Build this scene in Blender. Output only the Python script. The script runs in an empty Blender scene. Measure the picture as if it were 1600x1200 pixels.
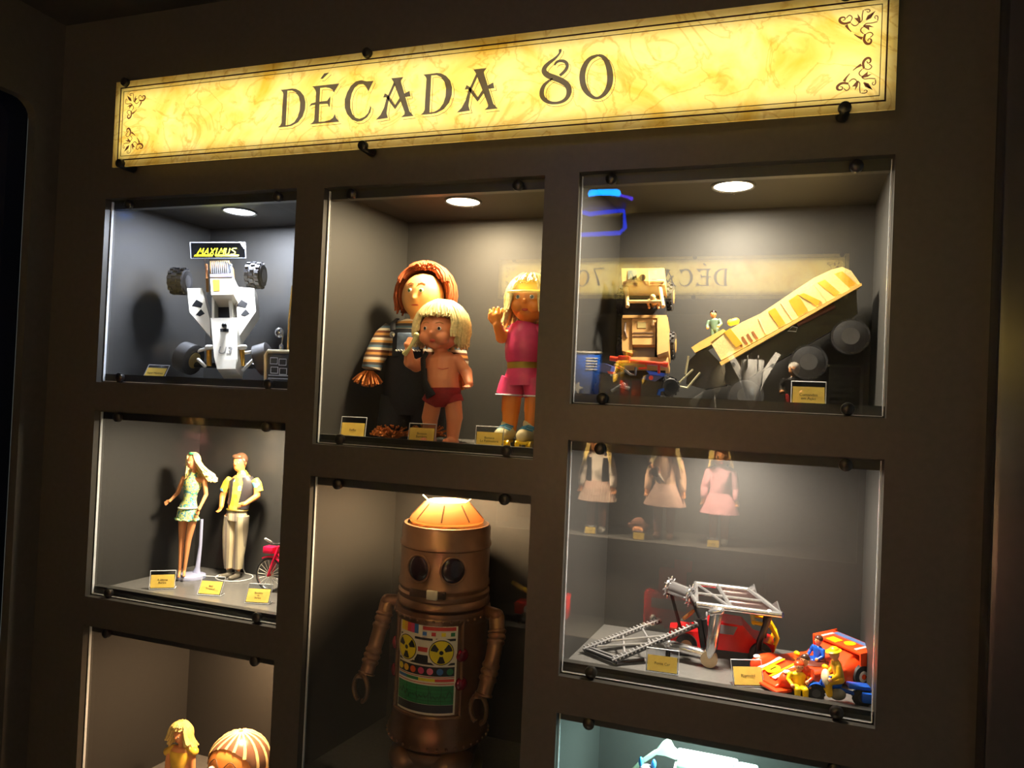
import bpy, bmesh, math, random
from mathutils import Vector, Matrix, Euler
from mathutils.geometry import tessellate_polygon
random.seed(7)
V = Vector; PI = math.pi
scn = bpy.context.scene; COL = scn.collection
# ------------------------------------------------------------------ camera, world, exposure
CAM = V((0.27311887, -1.11687814, 1.55))
CR = V((0.94847156, 0.3138548, 0.04355301)); CU = V((-0.03650225, -0.02830982, 0.9989325)); CF = V((-0.31475274, 0.94904885, 0.01539465))
FPX = 1133.63
cam = bpy.data.cameras.new('camera'); cam.sensor_width = 36; cam.lens = FPX * 36 / 1600; cam.clip_start = .02
camo = bpy.data.objects.new('camera', cam); COL.objects.link(camo)
camo.matrix_world = Matrix(((CR.x, CU.x, -CF.x, CAM.x), (CR.y, CU.y, -CF.y, CAM.y), (CR.z, CU.z, -CF.z, CAM.z), (0, 0, 0, 1)))
scn.camera = camo
w = bpy.data.worlds.new('world'); scn.world = w; w.use_nodes = True
w.node_tree.nodes['Background'].inputs[0].default_value = (.8, .9, .82, 1); w.node_tree.nodes['Background'].inputs[1].default_value = .14
scn.view_settings.view_transform = 'Standard'; scn.view_settings.look = 'None'; scn.view_settings.gamma = 1
scn.view_settings.use_curve_mapping = False; scn.view_settings.exposure = 0.15

def ray(u, v): return CF + CR * ((u - 800) / FPX) - CU * ((v - 600) / FPX)
def at(u, v, Y): d = ray(u, v); return CAM + d * ((Y - CAM.y) / d.y)        # point of the place at depth Y
def atz(u, v, z): d = ray(u, v); return CAM + d * ((z - CAM.z) / d.z)       # point of the place at height z
def mpp(p): return (V(p) - CAM).dot(CF) / FPX                              # metres that one photo pixel spans there
def onpl(u, v, M, h=0):                                                    # local (x, y) on the plane z=h of frame M
    d = ray(u, v); n = M.col[2].to_3d(); o = M.translation + n * h
    p = CAM + d * ((o - CAM).dot(n) / d.dot(n)); q = M.inverted() @ p; return (q.x, q.y)

# ------------------------------------------------------------------ materials
MATS = {}
def lin(c): return tuple(((x / 255) / 12.92 if x / 255 <= .04045 else ((x / 255 + .055) / 1.055) ** 2.4) for x in c)
def mat(name, rgb, rough=.5, metal=0, noise=.12, scale=60, bump=0, coat=0, emit=None, es=0, sss=0):
    if name in MATS: return MATS[name]
    m = bpy.data.materials.new(name); m.use_nodes = True; nt = m.node_tree; b = nt.nodes['Principled BSDF']
    c = lin(rgb); b.inputs['Roughness'].default_value = rough; b.inputs['Metallic'].default_value = metal; b.inputs['Coat Weight'].default_value = coat
    tc = nt.nodes.new('ShaderNodeTexCoord'); n = nt.nodes.new('ShaderNodeTexNoise'); n.inputs['Scale'].default_value = scale; n.inputs['Detail'].default_value = 4
    nt.links.new(tc.outputs['Object'], n.inputs['Vector'])
    r = nt.nodes.new('ShaderNodeValToRGB'); r.color_ramp.elements[0].position = .3; r.color_ramp.elements[1].position = .7
    r.color_ramp.elements[0].color = tuple(x * (1 - noise) for x in c) + (1,); r.color_ramp.elements[1].color = tuple(min(1, x * (1 + noise)) for x in c) + (1,)
    nt.links.new(n.outputs['Fac'], r.inputs['Fac']); nt.links.new(r.outputs['Color'], b.inputs['Base Color'])
    if bump:
        bp = nt.nodes.new('ShaderNodeBump'); bp.inputs['Strength'].default_value = bump; bp.inputs['Distance'].default_value = .001
        nt.links.new(n.outputs['Fac'], bp.inputs['Height']); nt.links.new(bp.outputs['Normal'], b.inputs['Normal'])
    if emit: b.inputs['Emission Color'].default_value = lin(emit) + (1,); b.inputs['Emission Strength'].default_value = es
    if sss: b.inputs['Subsurface Weight'].default_value = sss; b.inputs['Subsurface Scale'].default_value = .004
    MATS[name] = m; return m
def stripes(name, cols, scale, axis='Z', rough=.7):
    if name in MATS: return MATS[name]
    m = bpy.data.materials.new(name); m.use_nodes = True; nt = m.node_tree; b = nt.nodes['Principled BSDF']; b.inputs['Roughness'].default_value = rough
    tc = nt.nodes.new('ShaderNodeTexCoord'); sp = nt.nodes.new('ShaderNodeSeparateXYZ'); nt.links.new(tc.outputs['Object'], sp.inputs[0])
    a = nt.nodes.new('ShaderNodeMath'); a.operation = 'MULTIPLY'; a.inputs[1].default_value = scale; nt.links.new(sp.outputs[axis], a.inputs[0])
    f = nt.nodes.new('ShaderNodeMath'); f.operation = 'FRACT'; nt.links.new(a.outputs[0], f.inputs[0])
    r = nt.nodes.new('ShaderNodeValToRGB'); r.color_ramp.interpolation = 'CONSTANT'; e = r.color_ramp.elements
    for i, c in enumerate(cols):
        el = e[i] if i < 2 else e.new(i / len(cols)); el.position = i / len(cols); el.color = lin(c) + (1,)
    nt.links.new(f.outputs[0], r.inputs['Fac']); nt.links.new(r.outputs['Color'], b.inputs['Base Color'])
    MATS[name] = m; return m
def plaid(name, cols, scale, rough=.7):
    if name in MATS: return MATS[name]
    m = bpy.data.materials.new(name); m.use_nodes = True; nt = m.node_tree; b = nt.nodes['Principled BSDF']; b.inputs['Roughness'].default_value = rough
    tc = nt.nodes.new('ShaderNodeTexCoord'); v = nt.nodes.new('ShaderNodeTexVoronoi'); v.inputs['Scale'].default_value = scale; v.inputs['Randomness'].default_value = .45
    nt.links.new(tc.outputs['Object'], v.inputs['Vector'])
    r = nt.nodes.new('ShaderNodeValToRGB'); r.color_ramp.interpolation = 'CONSTANT'; e = r.color_ramp.elements
    for i, c in enumerate(cols):
        el = e[i] if i < 2 else e.new(i / len(cols)); el.position = i / len(cols); el.color = lin(c) + (1,)
    nt.links.new(v.outputs['Color'], r.inputs['Fac']); nt.links.new(r.outputs['Color'], b.inputs['Base Color'])
    MATS[name] = m; return m
def glassmat(name, tint=(255, 255, 255), k=1.0):
    if name in MATS: return MATS[name]
    m = bpy.data.materials.new(name); m.use_nodes = True; nt = m.node_tree; nt.nodes.remove(nt.nodes['Principled BSDF']); out = nt.nodes['Material Output']
    t = nt.nodes.new('ShaderNodeBsdfTransparent'); t.inputs[0].default_value = lin(tint) + (1,); g = nt.nodes.new('ShaderNodeBsdfGlossy'); g.inputs['Roughness'].default_value = 0.0
    fr = nt.nodes.new('ShaderNodeFresnel'); ge = nt.nodes.new('ShaderNodeNewGeometry'); ir = nt.nodes.new('ShaderNodeMapRange'); ir.inputs['To Min'].default_value = 1.52; ir.inputs['To Max'].default_value = 1 / 1.52
    nt.links.new(ge.outputs['Backfacing'], ir.inputs['Value']); nt.links.new(ir.outputs[0], fr.inputs[0])    # same reflectance on both faces of the pane
    mu = nt.nodes.new('ShaderNodeMath'); mu.operation = 'MULTIPLY'; mu.inputs[1].default_value = k; mu.use_clamp = True
    mx = nt.nodes.new('ShaderNodeMixShader'); nt.links.new(fr.outputs[0], mu.inputs[0]); nt.links.new(mu.outputs[0], mx.inputs[0]); nt.links.new(t.outputs[0], mx.inputs[1]); nt.links.new(g.outputs[0], mx.inputs[2])
    nt.links.new(mx.outputs[0], out.inputs[0]); MATS[name] = m; return m
def emat(name, rgb, s):
    if name in MATS: return MATS[name]
    m = bpy.data.materials.new(name); m.use_nodes = True; b = m.node_tree.nodes['Principled BSDF']; b.inputs['Base Color'].default_value = lin(rgb) + (1,)
    b.inputs['Emission Color'].default_value = lin(rgb) + (1,); b.inputs['Emission Strength'].default_value = s; MATS[name] = m; return m

# ------------------------------------------------------------------ mesh building
def frame(o, x, y):                                                        # local frame from origin and two axes
    x = V(x).normalized(); z = x.cross(V(y)).normalized(); y = z.cross(x)
    return Matrix(((x.x, y.x, z.x, o[0]), (x.y, y.y, z.y, o[1]), (x.z, y.z, z.z, o[2]), (0, 0, 0, 1)))
def T(x, y, z): return Matrix.Translation((x, y, z))
def RX(a): return Matrix.Rotation(math.radians(a), 4, 'X')
def RY(a): return Matrix.Rotation(math.radians(a), 4, 'Y')
def RZ(a): return Matrix.Rotation(math.radians(a), 4, 'Z')
class MB:
    def __init__(s): s.bm = bmesh.new()
    def box(s, c, sz, M=None, bev=0):
        m = Matrix.Translation(c) @ Matrix.Diagonal((sz[0], sz[1], sz[2], 1))
        if M is not None: m = M @ m
        r = bmesh.ops.create_cube(s.bm, size=1, matrix=m)
        if bev:
            ed = list({e for v in r['verts'] for e in v.link_edges}); bmesh.ops.bevel(s.bm, geom=ed, offset=bev, segments=2, affect='EDGES', profile=.5)
        return s
    def ring(s, pts): return [s.bm.verts.new(p) for p in pts]
    def bridge(s, a, b):
        n = len(a)
        for i in range(n): s.bm.faces.new((a[i], a[(i + 1) % n], b[(i + 1) % n], b[i]))
    def tube(s, pts, r, n=10, flat=1.0, ref=(0, 1, 0), closed=False, caps=True, M=None):
        pts = [V(p) for p in pts]; k = len(pts); rings = []
        rr = r if isinstance(r, (list, tuple)) else [r] * k
        for i, p in enumerate(pts):
            d = (pts[(i + 1) % k] - pts[i - 1]) if closed else (pts[min(i + 1, k - 1)] - pts[max(i - 1, 0)])
            d.normalize(); f = V(ref); f = f - d * f.dot(d)
            if f.length < 1e-4: f = V((1, 0, 0)) - d * d.x
            f.normalize(); q = d.cross(f); ri = rr[i]; ra, rb = ri if isinstance(ri, (tuple, list)) else (ri, ri * flat)
            ps = [p + q * (ra * math.cos(2 * PI * j / n)) + f * (rb * math.sin(2 * PI * j / n)) for j in range(n)]
            rings.append(s.ring([M @ x for x in ps] if M is not None else ps))
        for a, b in zip(rings, rings[1:]): s.bridge(a, b)
        if closed: s.bridge(rings[-1], rings[0])
        elif caps: s.bm.faces.new(rings[0][::-1]); s.bm.faces.new(rings[-1])
        return s
    def cyl(s, p0, p1, r0, r1=None, n=20, M=None): return s.tube([p0, p1], [r0, r0 if r1 is None else r1], n, M=M)
    def cap(s, p0, p1, r0, r1=None, n=14, flat=1.0, ref=(0, 1, 0)):       # capsule with round ends
        p0, p1 = V(p0), V(p1); r1 = r0 if r1 is None else r1; d = (p1 - p0).normalized(); P, R = [], []
        for a in (80, 60, 35, 12): P.append(p0 - d * r0 * math.sin(math.radians(a))); R.append(r0 * math.cos(math.radians(a)))
        for a in (12, 35, 60, 80): P.append(p1 + d * r1 * math.sin(math.radians(a))); R.append(r1 * math.cos(math.radians(a)))
        return s.tube(P, R, n, flat, ref)
    def limb(s, pts, rs, n=14, flat=1.0):                                  # capsules chained through joints
        for i in range(len(pts) - 1): s.cap(pts[i], pts[i + 1], rs[i], rs[i + 1], n, flat)
        return s
    def arc(s, pts, r, a0, a1, n=24, ref=(0, 1, 0)):                       # open cloth shell: part of a tube
        pts = [V(p) for p in pts]; k = len(pts); rows = []
        for i, p in enumerate(pts):
            d = (pts[min(i + 1, k - 1)] - pts[max(i - 1, 0)]).normalized(); f = V(ref); f = (f - d * f.dot(d)).normalized(); q = d.cross(f)
            ra, rb = r[i] if isinstance(r[i], (tuple, list)) else (r[i], r[i]); row = []
            for t in (1.0, .93):
                row.append([s.bm.verts.new(p + q * (ra * t * math.cos(math.radians(a0 + (a1 - a0) * j / n))) + f * (rb * t * math.sin(math.radians(a0 + (a1 - a0) * j / n)))) for j in range(n + 1)])
            rows.append(row)
        for A, B in zip(rows, rows[1:]):
            for t in (0, 1):
                for j in range(n): s.bm.faces.new((A[t][j], A[t][j + 1], B[t][j + 1], B[t][j]))
            for j in (0, n): s.bm.faces.new((A[0][j], A[1][j], B[1][j], B[0][j]))
        for A in (rows[0], rows[-1]):
            for j in range(n): s.bm.faces.new((A[0][j], A[0][j + 1], A[1][j + 1], A[1][j]))
        return s
    def lathe(s, prof, n=32, M=None, sy=1.0):
        rings = []
        for r, z in prof:
            ps = [V((r * math.cos(2 * PI * j / n), r * sy * math.sin(2 * PI * j / n), z)) for j in range(n)]
            rings.append(s.ring([M @ p for p in ps] if M is not None else ps))
        for a, b in zip(rings, rings[1:]): s.bridge(a, b)
        s.bm.faces.new(rings[0][::-1]); s.bm.faces.new(rings[-1]); return s
    def ell(s, c, r, n=18, M=None):
        if not isinstance(r, (tuple, list)): r = (r, r, r)
        m = Matrix.Translation(c) @ (M if M is not None else Matrix()) @ Matrix.Diagonal((r[0], r[1], r[2], 1))
        bmesh.ops.create_uvsphere(s.bm, u_segments=n, v_segments=max(6, n * 2 // 3), radius=1, matrix=m); return s
    def prism(s, poly, z0, z1, M=None, holes=()):
        loops = [list(poly)] + [list(h) for h in holes]; flat = [p for l in loops for p in l]
        tri = tessellate_polygon([[V((p[0], p[1], 0)) for p in l] for l in loops]); M = M if M is not None else Matrix()
        a = [s.bm.verts.new(M @ V((p[0], p[1], z0))) for p in flat]; b = [s.bm.verts.new(M @ V((p[0], p[1], z1))) for p in flat]
        one = abs(z1 - z0) < 1e-7                                          # flat print: a single sheet
        for t in tri:
            for q in (([a[i] for i in t],) if one else ([a[i] for i in t], [b[i] for i in t[::-1]])):
                try: s.bm.faces.new(q)
                except ValueError: pass
        o = 0
        if one: [s.bm.verts.remove(v) for v in b]; return s
        for l in loops:
            n = len(l)
            for i in range(n): s.bm.faces.new((a[o + i], a[o + (i + 1) % n], b[o + (i + 1) % n], b[o + i]))
            o += n
        return s
    def stroke(s, path, z0, z1, M=None, closed=False):                     # flat ribbon (x, y, width)
        k = len(path); L, R = [], []
        for i, (x, y, wd) in enumerate(path):
            a = path[(i - 1) % k] if closed or i else path[0]; b = path[(i + 1) % k] if closed or i < k - 1 else path[-1]
            d = V((b[0] - a[0], b[1] - a[1])); d.normalize(); nx, ny = -d.y * wd / 2, d.x * wd / 2
            L.append((x + nx, y + ny)); R.append((x - nx, y - ny))
        M = M if M is not None else Matrix()
        up = [[s.bm.verts.new(M @ V((p[0], p[1], z))) for p in q] for q in (L, R) for z in (z0, z1)]
        rng = range(k if closed else k - 1)
        for i in rng:
            j = (i + 1) % k
            for A, B in (((up[1], up[3]),) if abs(z1 - z0) < 1e-7 else ((up[1], up[3]), (up[0], up[2]), (up[0], up[1]), (up[2], up[3]))): s.bm.faces.new((A[i], A[j], B[j], B[i]))
        return s
    def build(s, name, m, parent=None, sharp=38, rem=0, sub=0, M=None, kind=None):
        if M is not None: bmesh.ops.transform(s.bm, matrix=M, verts=s.bm.verts)
        bmesh.ops.recalc_face_normals(s.bm, faces=s.bm.faces)
        me = bpy.data.meshes.new(name); s.bm.to_mesh(me); s.bm.free()
        me.polygons.foreach_set('use_smooth', [True] * len(me.polygons))
        if not rem: me.set_sharp_from_angle(angle=math.radians(sharp))
        o = bpy.data.objects.new(name, me); COL.objects.link(o); me.materials.append(m)
        if rem:
            r = o.modifiers.new('remesh', 'REMESH'); r.mode = 'VOXEL'; r.voxel_size = rem; r.use_smooth_shade = True
            q = o.modifiers.new('smooth', 'SMOOTH'); q.factor = .5; q.iterations = 6
        if sub: q = o.modifiers.new('sub', 'SUBSURF'); q.levels = sub; q.render_levels = sub
        if parent is not None:
            o.parent = parent
            if parent.get('_w') is not None: o.matrix_parent_inverse = parent.matrix_basis.inverted()
        if kind: o['kind'] = kind
        return o
def thing(name, label, cat, M=None, group=None, world=False):
    o = bpy.data.objects.new(name, None); COL.objects.link(o); o.empty_display_size = .02
    if M is not None: o.matrix_basis = M if isinstance(M, Matrix) else Matrix.Translation(M)
    o['label'] = label; o['category'] = cat
    if group: o['group'] = group
    if world: o['_w'] = 1                                                  # its parts are written in room coordinates
    return o
def part(name, m, parent, fn, **k):
    b = MB(); fn(b); return b.build(name, m, parent, **k)
def struct(name, m, fn, parent=None, **k):
    b = MB(); fn(b); return b.build(name, m, parent, kind='structure', **k)
def text(name, s, size, m, parent, M, th=.0002, align='CENTER'):
    c = bpy.data.curves.new(name, 'FONT'); c.body = s; c.size = size; c.align_x = align; c.align_y = 'CENTER'; c.extrude = th; c.space_line = .95; c.resolution_u = 3
    o = bpy.data.objects.new(name, c); COL.objects.link(o); dg = bpy.context.evaluated_depsgraph_get(); me = bpy.data.meshes.new_from_object(o.evaluated_get(dg))
    bpy.data.objects.remove(o); me.transform(M); me.materials.clear(); me.materials.append(m); t = bpy.data.objects.new(name, me); COL.objects.link(t); t.parent = parent
    if parent.get('_w') is not None: t.matrix_parent_inverse = parent.matrix_basis.inverted()
    return t
def lamp(name, kind, loc, power, rgb, size=.05, size_y=None, rot=(0, 0, 0), parent=None, spread=180):
    l = bpy.data.lights.new(name, kind); l.energy = power; l.color = lin(rgb)
    if kind == 'AREA':
        l.shape = 'DISK' if size_y is None else 'RECTANGLE'; l.size = size; l.spread = math.radians(spread)
        if size_y: l.size_y = size_y
    else: l.shadow_soft_size = size
    o = bpy.data.objects.new(name, l); COL.objects.link(o); o.location = loc; o.rotation_euler = rot
    if parent is not None: o.parent = parent
    return o
# ------------------------------------------------------------------ palette
black_paint = mat('black_wall_paint', (62, 60, 56), .42, 0, .10, 90, .05)
niche_paint = mat('niche_paint', (42, 41, 39), .62, 0, .06, 120, .05)
shelf_paint = mat('shelf_paint', (104, 103, 101), .24, 0, .06, 150, .04)
rail_paint = mat('rail_paint', (52, 51, 48), .4, 0, .08, 80)
bolt_black = mat('bolt_black', (34, 34, 34), .3, .3, .05)
pane_glass = glassmat('pane_glass', (250, 252, 252), 1.0)
clear_plastic = glassmat('clear_plastic', (240, 243, 246), 1.6)
edge_plastic = mat('acrylic_edge', (225, 228, 235), .15, 0, .03)  # near-white on clear edges imitates light they catch; plain pale plastic elsewhere
chrome = mat('chrome', (206, 206, 208), .17, .88, .03)
black_plastic = mat('black_plastic', (28, 28, 30), .3, 0, .1)
rubber = mat('black_rubber', (40, 40, 42), .55, 0, .15, 200)
white_plastic = mat('white_plastic', (232, 230, 222), .25, 0, .03)
skin = mat('doll_skin', (232, 158, 104), .35, 0, .04, 30)
skin_baby = mat('baby_skin', (228, 146, 104), .3, 0, .04, 30)
skin_girl = mat('orange_vinyl_skin', (238, 146, 62), .3, 0, .04, 30)
eye_dark = mat('eye_dark', (30, 22, 20), .15); eye_white = mat('eye_white', (240, 238, 230), .2); eye_blue = mat('eye_blue', (70, 110, 140), .2)
lip_red = mat('lip_red', (205, 80, 60), .35)
blonde = mat('blonde_hair', (222, 196, 120), .4, 0, .25, 200); pale_blonde = mat('pale_blonde_hair', (226, 208, 150), .38, 0, .22, 200)
ink = mat('print_ink', (58, 42, 26), .6); paper = mat('card_paper', (254, 214, 100), .6, 0, .12, 90)
_n = paper.node_tree; _t = _n.nodes.new('ShaderNodeBsdfTranslucent'); _t.inputs[0].default_value = lin((255, 222, 120)) + (1,); _m = _n.nodes.new('ShaderNodeMixShader'); _m.inputs[0].default_value = .3      # thin paper, light shows through
_n.links.new(_n.nodes['Principled BSDF'].outputs[0], _m.inputs[1]); _n.links.new(_t.outputs[0], _m.inputs[2]); _n.links.new(_m.outputs[0], _n.nodes['Material Output'].inputs[0])
red_plastic = mat('red_plastic', (205, 22, 26), .22, 0, .05); orange_plastic = mat('orange_red_plastic', (232, 74, 28), .25, 0, .04)
yellow_plastic = mat('yellow_plastic', (240, 196, 20), .28, 0, .05); blue_plastic = mat('blue_plastic', (26, 84, 190), .25, 0, .06)
tan_plastic = mat('tan_plastic', (186, 142, 84), .4, 0, .05)

# ------------------------------------------------------------------ the wall with its display niches
NX = {'c1': (-.9734, -.5243), 'c2': (-.4667, -.0567), 'c3': (0, .45)}
BX = {'c1': (-.945, -.505), 'c2': (-.4315, -.035), 'c3': (.021, .464)}
DEP = .265; PT = .022; PY = .013
NICHE = [('c1', 1.5404, 1.9086), ('c1', 1.113, 1.4835), ('c1', .685, 1.0556), ('c2', 1.448, 1.9065), ('c2', .858, 1.391), ('c3', 1.5404, 1.9086), ('c3', 1.113, 1.4835), ('c3', .685, 1.0556)]
WL, WR, CZ = -1.125, .572, 2.275
def wall_fn(b):
    xs = [WL, NX['c1'][0], NX['c1'][1], NX['c2'][0], NX['c2'][1], 0, .45, WR]
    def bb(x0, x1, z0, z1): b.box(((x0 + x1) / 2, PT / 2, (z0 + z1) / 2), (x1 - x0, PT, z1 - z0))
    for i in (0, 2, 4, 6): bb(xs[i], xs[i + 1], 0, CZ)
    for c in NX:
        z = 0
        for _, z0, z1 in sorted([n for n in NICHE if n[0] == c], key=lambda n: n[1]): bb(*NX[c], z, z0); z = z1
        bb(*NX[c], z, CZ)
wall_front = struct('wall_front', black_paint, wall_fn)
for i, (c, z0, z1) in enumerate(NICHE):
    x0, x1 = NX[c]; a0, a1 = BX[c]; fz = z0 + .008; cz = z1; xc = (a0 + a1) / 2; t = .006
    struct('back_panel', niche_paint, lambda b: b.box((xc, DEP + t / 2, (fz + cz) / 2), (a1 - a0 + .012, t, cz - fz + .012)), wall_front)
    struct('side_panel', niche_paint, lambda b: b.prism([(x0 - .001, PT), (a0, DEP), (a0 - t, DEP + t), (x0 - .012, PT)], fz, cz), wall_front)
    struct('side_panel', niche_paint, lambda b: b.prism([(x1 + .001, PT), (a1, DEP), (a1 + t, DEP + t), (x1 + .012, PT)], fz, cz), wall_front)
    xl, xr = min(a0, x0) - .01, max(a1, x1) + .01
    struct('shelf_board', shelf_paint, lambda b: b.box(((xl + xr) / 2, (PT + DEP) / 2, fz - t / 2), (xr - xl, DEP - PT, t)), wall_front)
    struct('top_board', niche_paint, lambda b: b.box(((xl + xr) / 2, (PT + DEP) / 2, cz + t / 2), (xr - xl, DEP - PT, t)), wall_front)
    g = .003
    win = struct('window_%d' % (i + 1), pane_glass, lambda b: b.box(((x0 + x1) / 2, PY + .0025, (z0 + z1) / 2), (x1 - x0 - 2 * g, .005, z1 - z0 - 2 * g)))
    for zz in (z0 + .0085, z1 - .0085):
        part('rail', rail_paint, win, lambda b: b.box(((x0 + x1) / 2, PY + .012, zz), (x1 - x0, .014, .017)))
    part('pane_edge', edge_plastic, win, lambda b: [b.box((x0 + g - .0006, PY + .0025, (z0 + z1) / 2), (.0011, .0048, z1 - z0 - 2 * g)), b.box((x1 - g + .0006, PY + .0025, (z0 + z1) / 2), (.0011, .0048, z1 - z0 - 2 * g)), b.box(((x0 + x1) / 2, PY + .0025, z0 + g - .0006), (x1 - x0 - 2 * g, .0048, .0011))])
    for xx in (x0 + .05, x1 - .048):
        for zz in (z0 + .0105, z1 - .0115):
            part('bolt', bolt_black, win, lambda b: b.lathe([(.0092, 0), (.0096, .004), (.0090, .0075), (.0062, .0095), (.002, .0102)], 20, T(xx, PY, zz) @ RX(90)))
# setting around it
def wl(b):
    M = frame((WL, 0, 0), (0, -1, 0), (0, 0, 1)); hole = []
    for cy, cz_, a in ((.84, 2.06, 0), (.09, 2.06, 90), (.09, .34, 180), (.84, .34, 270)):
        for k in range(6): an = math.radians(a + 18 * k); hole.append((cy + .035 * math.cos(an), cz_ + .035 * math.sin(an)))
    b.prism([(0, 0), (2.2, 0), (2.2, CZ), (0, CZ)], -.02, 0, M, [hole[::-1]])
wall_left = struct('wall_left', black_paint, wl)
struct('window_9', mat('dark_navy_glass', (14, 18, 34), .08, 0, .05), lambda b: b.box((WL - .03, -.465, 1.2), (.006, .86, 1.86)))
struct('ceiling', mat('ceiling_black', (44, 43, 40), .6, 0, .08), lambda b: b.box((-.05, -.95, CZ + .02), (2.4, 2.6, .04)))
struct('floor', mat('floor_dark', (50, 47, 44), .35, 0, .1), lambda b: b.box((-.05, -.95, -.02), (2.4, 2.6, .04)))
struct('trim_1', mat('trim_black', (50, 50, 54), .25, 0, .05), lambda b: b.box((.79, -.012, CZ / 2), (.44, .05, CZ), None, .008))
#struct('wall_right', black_paint, lambda b: b.box((1.02, -.95, CZ / 2), (.04, 2.0, CZ)))
OY = -1.80
ALC = [(-.75, .66, 1.525, 1.90), (-.75, .66, .985, 1.47), (-.85, .35, .57, .93)]
def wb(b):
    def bb(x0, x1, z0, z1): b.box(((x0 + x1) / 2, OY - .011, (z0 + z1) / 2), (x1 - x0, .022, z1 - z0))
    z = 0
    for x0, x1, z0, z1 in ALC[::-1]: bb(WL, 1.0, z, z0); bb(WL, x0, z0, z1); bb(x1, 1.0, z0, z1); z = z1
    bb(WL, 1.0, z, CZ)
wall_back = struct('wall_back', black_paint, wb)
for x0, x1, z0, z1 in ALC:
    struct('niche_box', niche_paint, lambda b: [b.box(((x0 + x1) / 2, OY - .31, (z0 + z1) / 2), (x1 - x0, .01, z1 - z0)), b.box(((x0 + x1) / 2, OY - .165, z0 - .005), (x1 - x0, .29, .01)),
        b.box(((x0 + x1) / 2, OY - .165, z1 + .005), (x1 - x0, .29, .01)), b.box((x0 - .005, OY - .165, (z0 + z1) / 2), (.01, .29, z1 - z0)), b.box((x1 + .005, OY - .165, (z0 + z1) / 2), (.01, .29, z1 - z0))], wall_back)

# ------------------------------------------------------------------ recessed downlights
LIGHTS = [('cool white', 'over the white racing buggy', (-.755, .13, 1.9086), 3.6, (236, 240, 255)), ('warm white', 'over the two fashion dolls', (-.69, .115, 1.4835), 3.1, (255, 232, 200)),
          ('warm amber', 'over the striped-hair doll', (-.66, .13, 1.0556), 3.2, (255, 205, 155)), ('warm white', 'over the three large dolls', (-.25, .125, 1.9065), 3.7, (255, 226, 182)),
          ('warm amber', 'over the bronze robot', (-.262, .125, 1.391), 3.0, (255, 212, 160)), ('white', 'over the tan missile truck', (.231, .115, 1.9086), 3.8, (255, 236, 208)),
          ('white', 'over the red pickup and bridge', (.24, .115, 1.4835), 2.9, (255, 236, 214)), ('mint white', 'over the mint toy bus', (.21, .12, 1.0556), 3.2, (214, 255, 244))]
LAMPK = 1.75
for tint, where, p, e, rgb in LIGHTS:
    d = thing('downlight', 'round recessed %s downlight in niche ceiling %s' % (tint, where), 'ceiling light', V(p), 'downlights in the niche ceilings')
    part('trim_ring', mat('lamp_trim', (90, 88, 84), .35, .4), d, lambda b: b.tube([(.033 * math.cos(2 * PI * k / 28), .033 * math.sin(2 * PI * k / 28), -.001) for k in range(28)], .0025, 8, closed=True, ref=(0, 0, 1)))
    part('lens', emat('lamp_lens_' + tint, rgb, 14), d, lambda b: b.lathe([(.031, .002), (.031, -.001), (.02, -.0018)], 28))
    lamp('downlight_source', 'AREA', (0, 0, -.004), e * LAMPK, rgb, .056, parent=d)
for x, z, e, lab in ((-.35, 1.898, 12, 'boxed blue toy and yellow robot'), (.3, 1.898, 12, 'grey jet'), (-.35, 1.468, 26, 'girl doll in dark vest'), (.1, 1.468, 26, 'girl doll in pink dress'), (-.3, .928, 14, 'red crane truck')):
    d = thing('downlight', 'recessed downlight in the opposite wall above the %s' % lab, 'ceiling light', V((x, OY - .06, z)), 'downlights opposite')
    part('trim_ring', mat('lamp_trim', (90, 88, 84), .35, .4), d, lambda b: b.tube([(.033 * math.cos(2 * PI * k / 28), .033 * math.sin(2 * PI * k / 28), -.001) for k in range(28)], .0025, 8, closed=True, ref=(0, 0, 1)))
    lamp('downlight_source', 'AREA', (0, 0, -.004), e, (255, 228, 190), .056, parent=d, spread=120)

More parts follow.
